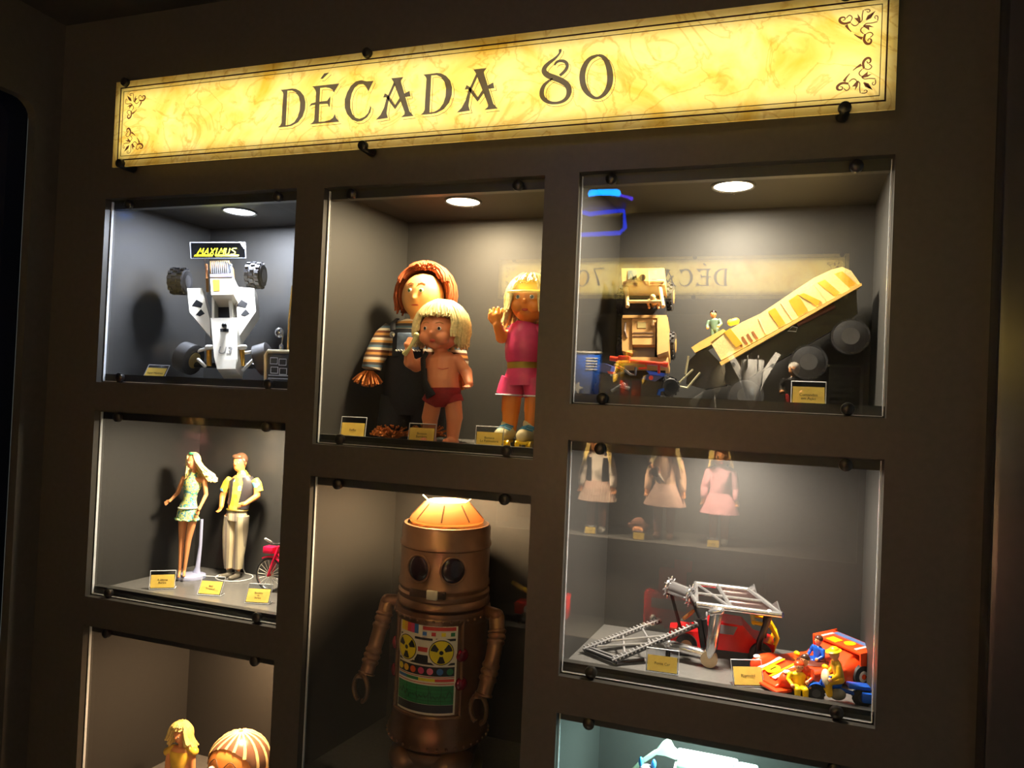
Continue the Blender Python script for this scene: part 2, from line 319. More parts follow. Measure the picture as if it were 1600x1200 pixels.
# ------------------------------------------------------------------ the backlit signs
def marble():
    m = bpy.data.materials.new('backlit_parchment_print'); m.use_nodes = True; nt = m.node_tree; nt.nodes.remove(nt.nodes['Principled BSDF']); out = nt.nodes['Material Output']
    tc = nt.nodes.new('ShaderNodeTexCoord')
    def noise(sc, det, dis=0):
        n = nt.nodes.new('ShaderNodeTexNoise'); n.inputs['Scale'].default_value = sc; n.inputs['Detail'].default_value = det; n.inputs['Distortion'].default_value = dis; nt.links.new(tc.outputs['Object'], n.inputs['Vector']); return n
    def ramp(src, stops):
        r = nt.nodes.new('ShaderNodeValToRGB'); e = r.color_ramp.elements
        for i, (p, c) in enumerate(stops):
            el = e[i] if i < 2 else e.new(p); el.position = p; el.color = lin(c) + (1,)
        nt.links.new(src.outputs['Fac'], r.inputs['Fac']); return r
    a = ramp(noise(9, 8, 1.2), [(.30, (228, 184, 72)), (.47, (244, 218, 134)), (.62, (250, 228, 160)), (.75, (242, 208, 124))])
    v = ramp(noise(7, 9, 2.5), [(.0, (255, 255, 255)), (.475, (255, 255, 255)), (.5, (206, 166, 84)), (.525, (255, 255, 255))])
    s = ramp(noise(38, 6, .8), [(.30, (206, 160, 70)), (.40, (255, 255, 255))])
    def mul(x, y, f):
        q = nt.nodes.new('ShaderNodeMix'); q.data_type = 'RGBA'; q.blend_type = 'MULTIPLY'; q.inputs['Factor'].default_value = f; nt.links.new(x, q.inputs['A']); nt.links.new(y, q.inputs['B']); return q.outputs['Result']
    c = mul(mul(a.outputs['Color'], v.outputs['Color'], .45), s.outputs['Color'], .4)
    tr = nt.nodes.new('ShaderNodeBsdfTranslucent'); df = nt.nodes.new('ShaderNodeBsdfDiffuse'); gl = nt.nodes.new('ShaderNodeBsdfGlossy'); gl.inputs['Roughness'].default_value = .15
    nt.links.new(c, tr.inputs[0]); nt.links.new(c, df.inputs[0]); m1 = nt.nodes.new('ShaderNodeMixShader'); m1.inputs[0].default_value = .25; m2 = nt.nodes.new('ShaderNodeMixShader'); m2.inputs[0].default_value = .02
    nt.links.new(tr.outputs[0], m1.inputs[1]); nt.links.new(df.outputs[0], m1.inputs[2]); nt.links.new(m1.outputs[0], m2.inputs[1]); nt.links.new(gl.outputs[0], m2.inputs[2]); nt.links.new(m2.outputs[0], out.inputs[0]); return m
def film(name, tr, df):                                                  # printed film that lets some of the backlight through
    m = bpy.data.materials.new(name); m.use_nodes = True; nt = m.node_tree; b = nt.nodes['Principled BSDF']; b.inputs['Base Color'].default_value = lin(df) + (1,); b.inputs['Roughness'].default_value = .6
    t_ = nt.nodes.new('ShaderNodeBsdfTranslucent'); n = nt.nodes.new('ShaderNodeTexNoise'); n.inputs['Scale'].default_value = 40; r = nt.nodes.new('ShaderNodeValToRGB'); c = lin(tr)
    r.color_ramp.elements[0].color = tuple(x * .94 for x in c) + (1,); r.color_ramp.elements[1].color = c + (1,); nt.links.new(n.outputs['Fac'], r.inputs['Fac']); nt.links.new(r.outputs['Color'], t_.inputs[0])
    a = nt.nodes.new('ShaderNodeMixShader'); a.inputs[0].default_value = .9; nt.links.new(b.outputs[0], a.inputs[1]); nt.links.new(t_.outputs[0], a.inputs[2]); nt.links.new(a.outputs[0], nt.nodes['Material Output'].inputs[0]); return m
parchment = marble(); sign_ink = film('sign_ink_grey', (98, 100, 142), (74, 70, 68)); sign_brown = film('sign_ink_brown', (112, 84, 100), (92, 62, 52))
SW, SH = 1.3685, .1665
M80 = frame((-.926, -.032, 1.9595), (1, 0, 0), (0, 0, 1)); M70 = frame((.594, OY + .032, 1.9595), (-1, 0, 0), (0, 0, 1))
def cA(l): return [onpl(420 + x / 8, 70 + y / 8, M80) for x, y in l]
def cB(l): return [onpl(580 + x / 7.273, 70 + y / 7.273, M80) for x, y in l]
def cC(l): return [onpl(800 + x / 8, 60 + y / 8, M80) + (wd / 8 * .00096,) for x, y, wd in l]
def smooth2(l, it=2):
    for _ in range(it):
        o = [l[0]]
        for a, b in zip(l, l[1:]): o += [tuple(a[i] * .75 + b[i] * .25 for i in range(len(a))), tuple(a[i] * .25 + b[i] * .75 for i in range(len(a)))]
        l = o + [l[-1]]
    return l
gD = [(cA([(155, 568), (230, 560), (300, 550), (345, 555), (400, 585), (445, 640), (465, 720), (460, 810), (430, 900), (370, 975), (290, 1018), (215, 1030), (120, 1038), (150, 1010), (165, 980), (175, 800), (188, 620), (180, 595)]), [cA([(240, 580), (300, 576), (345, 600), (382, 655), (398, 730), (393, 820), (368, 905), (325, 970), (270, 1003), (218, 1010)])])]
gE = [(cA([(548, 525), (890, 487), (820, 600), (805, 570), (770, 547), (720, 537), (650, 545), (640, 715), (735, 703), (778, 645), (768, 790), (740, 742), (640, 748), (630, 967), (700, 962), (770, 945), (810, 915), (830, 865), (850, 920), (888, 966), (520, 1000), (560, 970), (575, 940), (585, 755), (545, 760), (510, 780), (535, 738), (590, 722), (597, 600), (580, 550)]), []), (cA([(650, 430), (700, 362), (762, 352), (680, 430)]), [])]
gC = [(cA([(1315, 455), (1250, 590), (1225, 530), (1185, 497), (1130, 500), (1080, 540), (1045, 610), (1025, 700), (1025, 790), (1050, 870), (1090, 915), (1140, 930), (1200, 905), (1245, 860), (1268, 800), (1275, 765), (1287, 790), (1275, 850), (1235, 910), (1170, 955), (1110, 965), (1045, 940), (985, 870), (955, 790), (955, 690), (985, 600), (1030, 520), (1090, 465), (1160, 447), (1230, 462)]), [])]
gA = [(cB(l), []) for l in ([(232, 385), (372, 370), (343, 412), (345, 430), (440, 760), (487, 812), (345, 828), (382, 795), (385, 770), (255, 420)], [(262, 430), (282, 452), (215, 600), (195, 680), (180, 780), (195, 835), (58, 855), (110, 800), (150, 720), (180, 610), (205, 560)],
      [(160, 555), (140, 605), (175, 600), (275, 738), (345, 640), (325, 610), (275, 690), (195, 575)], [(380, 560), (440, 528), (452, 590), (392, 598)])]
def shift(g, dx, dy=0): return [([(x + dx, y + dy) for x, y in o], [[(x + dx, y + dy) for x, y in h] for h in hs]) for o, hs in g]
dD = cB([(598, 345)])[0][0] - cA([(155, 568)])[0][0]; dA = cB([(1165, 280)])[0][0] - cB([(232, 385)])[0][0]
s8 = [smooth2(cC([(606, 140, 34), (606, 165, 40), (600, 192, 22), (545, 255, 34), (460, 315, 50), (405, 375, 62), (402, 425, 70), (450, 470, 76), (540, 500, 78), (630, 537, 74), (700, 590, 76), (722, 660, 72), (700, 740, 58), (640, 795, 42), (540, 818, 32), (450, 802, 46), (385, 750, 60), (370, 680, 64), (395, 600, 54), (450, 545, 34), (510, 510, 24)])),
      smooth2(cC([(600, 470, 38), (650, 430, 44), (690, 380, 46), (697, 325, 42), (655, 287, 40), (592, 285, 36), (552, 308, 34), (535, 342, 22)]))]
s0 = [smooth2(cC([(1080, 215, 30), (960, 260, 60), (885, 400, 78), (878, 540, 78), (920, 660, 70), (1010, 745, 40), (1080, 757, 32), (1165, 700, 60), (1225, 590, 78), (1232, 450, 80), (1200, 310, 70), (1140, 230, 45), (1080, 215, 30)]))]
s7 = [smooth2(cC([(395, 300, 16), (380, 250, 20), (400, 225, 44), (560, 228, 44), (720, 225, 40), (700, 262, 34), (630, 430, 60), (560, 600, 76), (520, 780, 86)]), 1)]
def ornament(fx, fy):
    k = .00088 / 6.31; out = []
    half = [[(270, 135, 20), (330, 150, 24), (375, 118, 26), (370, 82, 20), (330, 76, 14), (318, 104, 10), (345, 112, 8)], [(312, 92, 9), (285, 60, 10), (254, 90, 10), (270, 128, 8)], [(312, 160, 30), (295, 195, 16), (262, 235, 7)], [(160, 30, 9), (170, 82, 10), (165, 130, 10), (190, 156, 9)], [(152, 30, 9), (112, 25, 10), (95, 46, 9), (116, 60, 8), (130, 46, 7)], [(268, 150, 8), (235, 182, 12), (205, 170, 9), (192, 140, 8)]]
    leaf = [[(195, 155), (240, 100), (206, 102), (212, 60), (186, 100), (180, 140)], [(140, 135), (120, 90), (50, 50), (82, 100)]]
    for sw in (0, 1):
        for st in half: out.append(('s', smooth2([((b if sw else a) * k, (a if sw else b) * k, wd * k) for a, b, wd in st])))
        for lf in leaf: out.append(('p', [((b if sw else a) * k, (a if sw else b) * k) for a, b in lf]))
    ins = .0215
    def f(x, y): return (SW - ins - x if fx else ins + x, SH - ins - y if fy else ins + y)
    return [(t, [f(p[0], p[1]) + tuple(p[2:]) for p in l]) for t, l in out]
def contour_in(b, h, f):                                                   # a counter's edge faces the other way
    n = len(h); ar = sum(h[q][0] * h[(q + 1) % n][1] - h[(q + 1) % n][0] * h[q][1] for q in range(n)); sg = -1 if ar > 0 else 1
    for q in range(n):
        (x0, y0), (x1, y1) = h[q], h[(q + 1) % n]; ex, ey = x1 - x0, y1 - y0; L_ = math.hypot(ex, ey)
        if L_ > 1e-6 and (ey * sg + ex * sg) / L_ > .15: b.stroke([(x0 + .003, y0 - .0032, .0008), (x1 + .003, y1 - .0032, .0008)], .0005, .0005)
def make_sign(M, year, label, watts):
    s = thing('backlit_sign', label, 'sign', M)
    def pf(b):                                                            # printed face and its four returned edges, open at the back
        v = [b.bm.verts.new(p) for p in ((0, 0, 0), (SW, 0, 0), (SW, SH, 0), (0, SH, 0))]; u = [b.bm.verts.new((p.co.x, p.co.y, -.003)) for p in v]
        b.bm.faces.new(v); b.bridge(v, u)
    part('panel', parchment, s, pf)
    part('light_box', mat('light_box_white', (230, 228, 220), .6), s, lambda b: b.box((SW / 2, SH / 2, -.0285), (SW - .03, SH - .03, .005)))
    def border(o, wd):
        return lambda b: [b.box((SW / 2, o, .0004), (SW - 2 * o + wd, wd, .0006)), b.box((SW / 2, SH - o, .0004), (SW - 2 * o + wd, wd, .0006)), b.box((o, SH / 2, .0004), (wd, SH - 2 * o, .0006)), b.box((SW - o, SH / 2, .0004), (wd, SH - 2 * o, .0006))]
    part('border_line', sign_brown, s, border(.0128, .0021)); part('border_line', sign_brown, s, border(.0202, .0009))
    for fx in (0, 1):
        for fy in (0, 1):
            part('corner_ornament', sign_brown, s, lambda b: [b.stroke(l, .0004, .0004) if t == 's' else b.prism(l, .0004, .0004) for t, l in ornament(fx, fy)])
    letters = [gD, gE, gC, gA, shift(gD, dD, .0), shift(gA, dA, .0)]; digs = [s8, s0] if year == 80 else [s7, s0]; dx = 0 if year == 80 else .045
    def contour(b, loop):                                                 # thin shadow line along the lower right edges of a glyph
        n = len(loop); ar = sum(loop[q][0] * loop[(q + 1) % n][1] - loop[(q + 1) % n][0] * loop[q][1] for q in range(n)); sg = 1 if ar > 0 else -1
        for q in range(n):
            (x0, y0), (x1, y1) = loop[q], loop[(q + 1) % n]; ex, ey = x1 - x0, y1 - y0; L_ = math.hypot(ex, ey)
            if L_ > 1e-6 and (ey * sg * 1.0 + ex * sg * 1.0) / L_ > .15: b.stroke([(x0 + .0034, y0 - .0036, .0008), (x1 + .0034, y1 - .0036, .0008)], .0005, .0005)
    for g in letters:
        g = shift(g, dx); part('letter', sign_ink, s, lambda b: [b.prism(o, .0016, .0016, None, hs) for o, hs in g])
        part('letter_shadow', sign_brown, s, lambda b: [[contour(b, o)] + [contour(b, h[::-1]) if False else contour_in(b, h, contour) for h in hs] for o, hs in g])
    for d in digs:
        part('numeral', sign_ink, s, lambda b: [b.stroke([(x + dx, y, wd) for x, y, wd in st], .0016, .0016) for st in d])
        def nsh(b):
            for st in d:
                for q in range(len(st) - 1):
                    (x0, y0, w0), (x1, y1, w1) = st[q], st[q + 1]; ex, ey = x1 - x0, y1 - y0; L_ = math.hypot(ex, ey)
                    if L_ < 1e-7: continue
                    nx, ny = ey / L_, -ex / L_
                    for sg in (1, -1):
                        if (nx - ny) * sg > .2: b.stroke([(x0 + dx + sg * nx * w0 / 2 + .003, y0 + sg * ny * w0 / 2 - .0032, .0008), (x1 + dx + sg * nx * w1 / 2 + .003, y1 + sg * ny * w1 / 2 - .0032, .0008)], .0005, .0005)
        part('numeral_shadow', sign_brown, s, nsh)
    for (x, y) in ((.025, SH - .003), (SW * .405, SH - .003), (SW - .066, SH - .002), (.023, .005), (SW * .405, .004), (SW - .063, .006)):
        part('bolt', bolt_black, s, lambda b: b.lathe([(.0088, -.028), (.0088, .004), (.0078, .0072), (.003, .0085)], 18, T(x, y, 0)))
    lamp('sign_backlight', 'AREA', (SW / 2, SH / 2, -.015), watts, (255, 246, 206), SW - .03, SH - .044, (PI, 0, 0), s)   # shines through the print
    return s
SIGN_W = 1.0
make_sign(M80, 80, 'long backlit marbled yellow sign with black numerals and lettering reading DÉCADA 80', SIGN_W)
make_sign(M70, 70, 'long backlit marbled yellow sign reading DÉCADA 70, mirrored in the glass', SIGN_W * 5)
# ------------------------------------------------------------------ dolls
def fpt(c, r, az, el, k=1.0, M=None):                                      # point on a head that faces -Y
    a, e = math.radians(az), math.radians(el); p = V((r[0] * math.sin(a) * math.cos(e), -r[1] * math.cos(a) * math.cos(e), r[2] * math.sin(e))) * k
    return V(c) + (M.to_3x3() @ p if M is not None else p)
def face(parent, c, r, eye=(22, 8, .10), mouth=(-30, .2, .06), M=None, iris=None, brow=None, nose=None, skinm=None):
    az, el, er = eye; er *= r[2]
    for s in (-1, 1):
        e = part('eye', eye_white, parent, lambda b: b.ell(fpt(c, r, az * s, el, .965, M), (er * 1.25, er * .6, er), 12, M))
        q = fpt(c, r, az * s, el, 1.0, M) + V((0, -er * .22, 0)); MB_ = MB(); MB_.ell(q, (er * .72, er * .4, er * .8), 12, M); MB_.build('iris', iris or eye_dark, e)
        if brow:
            part('eyebrow', brow, parent, lambda b: b.tube([fpt(c, r, s * (az - 11), el + 15, 1.01, M), fpt(c, r, s * az, el + 19, 1.01, M), fpt(c, r, s * (az + 11), el + 15, 1.01, M)], er * .2, 6))
    part('mouth', lip_red, parent, lambda b: b.ell(fpt(c, r, 0, mouth[0], .99, M), (r[0] * mouth[1], r[1] * .07, r[2] * mouth[2]), 12, M))
def hair(b, c, r, n, th1, hang, rad, gap=55, thf=62, jit=.06, flare=.25, sway=(0, 0, 0), M=None, k0=1.0, th0=6, part_=0, seg=6):
    rnd = random.Random(n + int(th1 * 10))
    for i in range(n):
        az = -180 + 360 * (i + rnd.random()) / n; t1 = th1 + rnd.uniform(-6, 6); h = hang * rnd.uniform(.8, 1.1); kk = k0 * rnd.uniform(1, 1 + jit)
        if abs(az) < gap: t1 = thf + rnd.uniform(-4, 4); h = 0
        elif abs(az) < gap + 18: t1 = min(t1, thf + 30)
        P = []
        for j in range(seg + 1):
            th = th0 + (t1 - th0) * j / seg; P.append(fpt(c, r, az + rnd.uniform(-3, 3), 90 - th, kk, M))
        if h:
            o = (P[-1] - V(c)); o.z = 0
            if o.length: o.normalize()
            for j in (1, 2, 3): P.append(P[seg] + V((0, 0, -h * j / 3)) + o * (flare * h * (j / 3) ** 1.5) + V(sway) * (j / 3) ** 1.4)
        b.tube(P, [rad * (.7 if j == 0 else 1.0 if j < len(P) - 2 else .75) for j in range(len(P))], 5)
    return b
def hand(b, w_, dirn, side, size, curl=.35):                               # palm with four fingers and a thumb
    d = V(dirn).normalized(); s = V(side).normalized(); n = d.cross(s)
    b.cap(w_, V(w_) + d * size * .5, size * .2, size * .24, 10, .7)
    for i, (o, L) in enumerate(((-.24, .36), (-.08, .44), (.08, .46), (.23, .40))):
        p = V(w_) + d * size * .46 + s * size * o; f_ = (d + s * o * 1.1).normalized(); q = p + f_ * size * L * .6 + n * size * curl * .15; e = q + f_ * size * L * .5 + n * size * curl * .3
        b.limb([p, q, e], [size * .105, size * .10, size * .085], 8)
    p = V(w_) + d * size * .18 - s * size * .24; b.limb([p, p + d * size * .22 - s * size * .14, p + d * size * .42 - s * size * .12], [size * .12, size * .11, size * .09], 8)
    return b

# fashion doll in the checked dress, with its stand
YD = .155; k = mpp(at(295, 800, YD)); Q = lambda u, v, dy=0: at(u, v, YD + dy)
t = thing('fashion_doll', 'slim blonde fashion doll in green and yellow checked mini dress', 'doll', Q(284, 902), world=True)
hc = Q(301.5, 721); hr = (8.2 * k, 9 * k, 11.5 * k)
def fb(b):
    b.ell(hc, hr); b.ell(hc + V((0, -1.5 * k, -5 * k)), (5.5 * k, 6.5 * k, 6.5 * k)); b.ell(hc + V((0, -9.3 * k, -1.5 * k)), (1.3 * k, 1.6 * k, 1.8 * k))
    b.cap(Q(303, 727), Q(303, 742), 3.2 * k, 3.6 * k); b.cap(Q(291, 748), Q(316, 750), 4.5 * k); b.tube([Q(302, 744), Q(301, 752), Q(299, 765), Q(297, 780), Q(294, 797), Q(293, 812)], [(9 * k, 5 * k), (13 * k, 8 * k), (11 * k, 7.5 * k), (8.5 * k, 6.5 * k), (13 * k, 9 * k), (12 * k, 9 * k)], 18)
    b.limb([Q(287, 747), Q(277, 771, .004), Q(265, 783, -.012)], [4 * k, 3.2 * k, 2.3 * k]); b.limb([Q(319.5, 749), Q(322, 773, .004), Q(311, 796, -.014)], [4 * k, 3.2 * k, 2.3 * k])
    hand(b, Q(265, 783, -.012), (-.8, -.2, -.55), (.4, 0, -.8), 9 * k); hand(b, Q(311, 796, -.014), (-.3, 0, -1), (.9, 0, -.2), 9 * k)
    b.limb([Q(286, 808), Q(284, 843), Q(281, 893)], [7.5 * k, 4.6 * k, 2.5 * k]); b.limb([Q(302, 808), Q(294.5, 843), Q(288, 893)], [7.5 * k, 4.6 * k, 2.5 * k])
    b.limb([Q(281, 893), Q(279.5, 901, -.012)], [2.5 * k, 2.2 * k]); b.limb([Q(288, 893), Q(287.5, 900, -.012)], [2.5 * k, 2.2 * k])
part('body', skin, t, fb, rem=.0013)
face(t, hc, hr, (24, -2, .09), (-38, .26, .05), iris=eye_blue, brow=mat('brow_brown', (120, 80, 40), .6))
part('hair', blonde, t, lambda b: [hair(b, hc, (hr[0] * 1.14, hr[1] * 1.16, hr[2] * 1.1), 260, 95, 26 * k, 1.7 * k, 54, 20, .08, .5, (13 * k, .006, 0), th0=10), hair(b, hc, (hr[0] * 1.05, hr[1] * 1.05, hr[2] * 1.03), 90, 95, 22 * k, 1.7 * k, 58, 18, .05, .25, (8 * k, .004, 0))])
part('hair_band', mat('mint_band', (70, 200, 130), .4), t, lambda b: b.tube([fpt(hc, hr, a, 62, 1.22) for a in (-70, -35, 0, 35, 70)], 2 * k, 8))
def dress(b):
    b.tube([Q(303.5, 738), Q(302.5, 744), Q(301, 753), Q(300.5, 758), Q(298, 770), Q(297, 781), Q(295, 790), Q(293.5, 800), Q(292.8, 810)], [(4.6 * k, 4.4 * k), (8 * k, 6 * k), (14.5 * k, 10 * k), (14.8 * k, 10.5 * k), (11.5 * k, 9 * k), (10.4 * k, 8.5 * k), (14.5 * k, 11 * k), (17 * k, 12.5 * k), (18.5 * k, 13.5 * k)], 30)
    c = Q(292.6, 811); b.tube([c + V((18.6 * k * math.cos(a) * (1 + .05 * math.sin(9 * a)), 13.6 * k * math.sin(a) * (1 + .05 * math.sin(9 * a)), .8 * k * math.sin(9 * a))) for a in [2 * PI * j / 72 for j in range(72)]], 1.6 * k, 6, closed=True, ref=(0, 0, 1))
part('dress', plaid('green_check', [(86, 176, 110), (232, 226, 120), (90, 160, 190), (200, 226, 150), (240, 232, 170)], 330), t, dress)
part('belt', mat('pale_belt', (226, 224, 206), .5), t, lambda b: b.tube([Q(294.4, 793) + V((15.8 * k * math.cos(a), 12 * k * math.sin(a), .0012 * math.cos(a))) for a in [2 * PI * j / 32 for j in range(32)]], 1.5 * k, 6, closed=True, ref=(0, 0, 1)))
sb = atz(296, 903, 1.121)
t2 = thing('doll_stand', 'pale translucent lilac round doll stand behind the blonde doll', 'doll stand', V((sb.x, sb.y + .004, 1.121)))
lil = mat('lilac_plastic', (176, 182, 216), .2, 0, .03)
part('base', lil, t2, lambda b: b.lathe([(.031, 0), (.0315, .002), (.030, .0065), (.024, .008), (.008, .0085)], 36))
part('pole', lil, t2, lambda b: b.tube([(.004, .012, .006), (.005, .014, .02), (.006, .018, .07), (.006, .018, .125)], [(.011, .006), (.0055, .004), (.004, .003), (.004, .003)], 12))

# male fashion doll with ring stand
mk = atz(364, 900, 1.121); YD = mk.y - .012; k = mpp(at(372, 800, YD))
t = thing('fashion_doll', 'brown haired male fashion doll in yellow shirt, dark vest and satin trousers', 'doll', V((mk.x, YD, 1.121)), world=True)
hc = Q(375, 722.5); hr = (10 * k, 10.5 * k, 14 * k)
def mb_(b):
    b.ell(hc, hr); b.ell(hc + V((0, -2 * k, -7 * k)), (7.6 * k, 8 * k, 7.5 * k)); b.ell(hc + V((0, -11 * k, -2 * k)), (1.7 * k, 2 * k, 2.4 * k)); b.cap(Q(377, 730), Q(378, 743), 5.4 * k)
    for s in (-1, 1): b.ell(hc + V((s * 10 * k, 1 * k, -1 * k)), (1.6 * k, 2.2 * k, 3 * k))
    b.tube([Q(379, 742), Q(379, 750), Q(377, 765), Q(372, 785), Q(370, 806)], [(12 * k, 8 * k), (21 * k, 10 * k), (19 * k, 11 * k), (14.5 * k, 9 * k), (15 * k, 10 * k)], 18)
    b.limb([Q(356, 752), Q(348, 775), Q(346, 792, -.014)], [6 * k, 5 * k, 3.6 * k]); b.limb([Q(402, 754), Q(402, 775, -.004), Q(382, 788, -.035)], [6 * k, 5 * k, 3.6 * k])
    hand(b, Q(346, 791, -.014), (-.1, -.3, -1), (.9, -.2, 0), 11 * k, .9); hand(b, Q(383, 788, -.035), (-1, -.1, -.2), (0, .2, -.9), 11 * k, .9)
    b.limb([Q(360, 806), Q(357, 846), Q(358, 895)], [8 * k, 6 * k, 4 * k]); b.limb([Q(378, 806), Q(376, 846), Q(371, 895)], [8 * k, 6 * k, 4 * k])
part('body', mat('tan_doll_skin', (228, 150, 84), .35, 0, .04), t, mb_, rem=.0019)
face(t, hc, hr, (24, 2, .075), (-36, .34, .05), iris=eye_dark, brow=mat('brow_dark', (70, 44, 24), .6))
hm = mat('moulded_brown_hair', (104, 72, 52), .35, 0, .1, 160)
part('hair', hm, t, lambda b: [b.ell(hc + V((0, 2.2 * k, 4.2 * k)), (10.9 * k, 10.6 * k, 11.2 * k)), b.ell(hc + V((-1 * k, -6 * k, 9.2 * k)), (9 * k, 5 * k, 4.5 * k)), [b.cap(hc + V((s * 9.7 * k, -1.5 * k, 4 * k)), hc + V((s * 9.7 * k, -1.5 * k, -2 * k)), 1.9 * k) for s in (-1, 1)]], rem=.0016)
ysh = plaid('yellow_print_shirt', [(244, 214, 60), (246, 220, 70), (248, 226, 92), (240, 206, 50), (242, 214, 60), (246, 220, 76), (96, 160, 190), (222, 140, 60)], 110)
part('shirt', ysh, t, lambda b: [b.tube([Q(379, 740), Q(379.5, 746), Q(379, 752), Q(377, 766), Q(373, 784), Q(371, 795)], [(7 * k, 7 * k), (15 * k, 9.5 * k), (22 * k, 11.5 * k), (20 * k, 12.5 * k), (16 * k, 10.5 * k), (16 * k, 11.2 * k)], 26),
    b.tube([Q(360, 749), Q(355, 755), Q(350, 766)], [6.2 * k, 6.6 * k, 6.4 * k], 14), b.tube([Q(398, 750), Q(402, 756), Q(405, 768)], [6.2 * k, 6.8 * k, 6.6 * k], 14)])
part('collar', ysh, t, lambda b: b.arc([Q(378, 736), Q(379, 742)], [6.5 * k, 9 * k], -60, 240))
part('vest', mat('charcoal_leather', (62, 58, 60), .38, 0, .1, 120), t, lambda b: b.arc([Q(379, 745.5), Q(379.5, 752), Q(378, 766), Q(374, 782), Q(372, 790)], [(17 * k, 11 * k), (23.5 * k, 13 * k), (21.6 * k, 14 * k), (18.5 * k, 12.5 * k), (18.5 * k, 13 * k)], -66, 246))
tr = stripes('satin_panel_trousers', [(150, 140, 120), (196, 184, 150), (204, 192, 160), (158, 148, 130), (120, 112, 104)], 42, 'X', .28)
def trs(b):
    b.tube([Q(371, 794), Q(370, 802), Q(369, 812)], [(15.5 * k, 10.5 * k), (17.5 * k, 12 * k), (17 * k, 12 * k)], 22)
    b.tube([Q(361, 806), Q(358.5, 826), Q(357.5, 848), Q(357.5, 870), Q(358.5, 887)], [(10 * k, 10.5 * k), (10.5 * k, 10 * k), (9.6 * k, 9 * k), (8.6 * k, 8.2 * k), (7.6 * k, 7.6 * k)], 20); b.tube([Q(379, 806), Q(377.5, 826), Q(375.5, 848), Q(372.5, 870), Q(371, 888)], [(10 * k, 10.5 * k), (10.5 * k, 10 * k), (9.6 * k, 9 * k), (8.6 * k, 8.2 * k), (7.6 * k, 7.6 * k)], 20)
part('trousers', tr, t, trs)
part('trouser_belt', mat('olive_belt', (120, 106, 40), .5), t, lambda b: b.tube([Q(371, 796) + V((16.6 * k * math.cos(a), 11.8 * k * math.sin(a), 0)) for a in [2 * PI * j / 30 for j in range(30)]], 1.8 * k, 6, closed=True, ref=(0, 0, 1)))
for u0, u1 in ((358, 354), (371, 369.5)):
    part('shoe', mat('grey_brogue', (110, 104, 92), .3, 0, .1), t, lambda b: [b.cap(Q(u0, 890), Q(u0, 898), 4.4 * k), b.cap(V((Q(u0, 899).x, YD + .002, 1.1265)), V((Q(u1, 904).x, YD - .02, 1.1255)), 4.2 * k, 3.8 * k)], rem=.0016)
t2 = thing('doll_stand', 'thin white ring stand around the shoes of the male doll', 'doll stand', V((mk.x + .012, YD + .002, 1.1224)))
wire = mat('white_wire', (226, 226, 224), .3)
part('ring', wire, t2, lambda b: b.tube([(.040 * math.cos(a), .036 * math.sin(a), 0) for a in [2 * PI * j / 48 for j in range(48)]], .0014, 8, closed=True, ref=(0, 0, 1)))
part('upright', wire, t2, lambda b: b.tube([(0, .036, 0), (-.004, .034, .01), (-.004, .03, .1)], .0012, 8))

# red toy bicycle, its rear half behind the niche edge
wc = at(422, 898, .165); bk = thing('toy_bicycle', 'red toy bicycle with spoked wheels beside the male doll', 'toy bicycle', V((wc.x, wc.y, 1.121)))
WRd = wc.z - 1.121
for x in (0, .115):
    wh = part('wheel', rubber, bk, lambda b: b.tube([(x + (WRd - .002) * math.cos(a), 0, WRd + (WRd - .002) * math.sin(a)) for a in [2 * PI * j / 48 for j in range(48)]], .0021, 8, closed=True, ref=(0, 1, 0)))
    part('rim', chrome, wh, lambda b: b.tube([(x + (WRd - .0048) * math.cos(a), 0, WRd + (WRd - .0048) * math.sin(a)) for a in [2 * PI * j / 48 for j in range(48)]], .0011, 6, closed=True, ref=(0, 1, 0)))
    part('spokes', white_plastic, wh, lambda b: [b.tube([(x, 0, WRd), (x + (WRd - .005) * math.cos(a), 0, WRd + (WRd - .005) * math.sin(a))], .0006, 5) for a in [2 * PI * j / 18 for j in range(18)]])
    part('mudguard', red_plastic if x else mat('magenta_plastic', (214, 26, 70), .25), bk, lambda b: b.arc([(x, -.004, WRd), (x, .004, WRd)], [WRd + .004, WRd + .004], 40, 120, 12, (0, 0, 1)))
pinkr = mat('magenta_plastic', (214, 26, 70), .25)
part('frame', pinkr, bk, lambda b: [b.tube(l, .0026, 8) for l in ([(0, -.006, WRd), (.010, -.006, .066), (.018, 0, .096)], [(0, .006, WRd), (.010, .006, .066), (.018, 0, .096)], [(.018, 0, .08), (.06, 0, .034)], [(.115, .005, WRd), (.06, 0, .034), (.08, 0, .085)])])
part('basket', pinkr, bk, lambda b: b.box((-.002, 0, .087), (.024, .02, .014), None, .002)); part('handlebar', chrome, bk, lambda b: b.tube([(.012, -.024, .112), (.016, -.014, .104), (.02, 0, .102), (.016, .014, .104), (.012, .024, .112)], .0016, 8))
for s in (-1, 1): part('grip', white_plastic, bk, lambda b: b.cap((.014, s * .022, .108), (.010, s * .034, .116), .0026))
part('saddle', black_plastic, bk, lambda b: b.cap((.072, 0, .09), (.092, 0, .09), .004, .007)); 
for x in (0, .115): part('hub', red_plastic, bk, lambda b: b.cyl((x, -.007, WRd), (x, .007, WRd), .003))

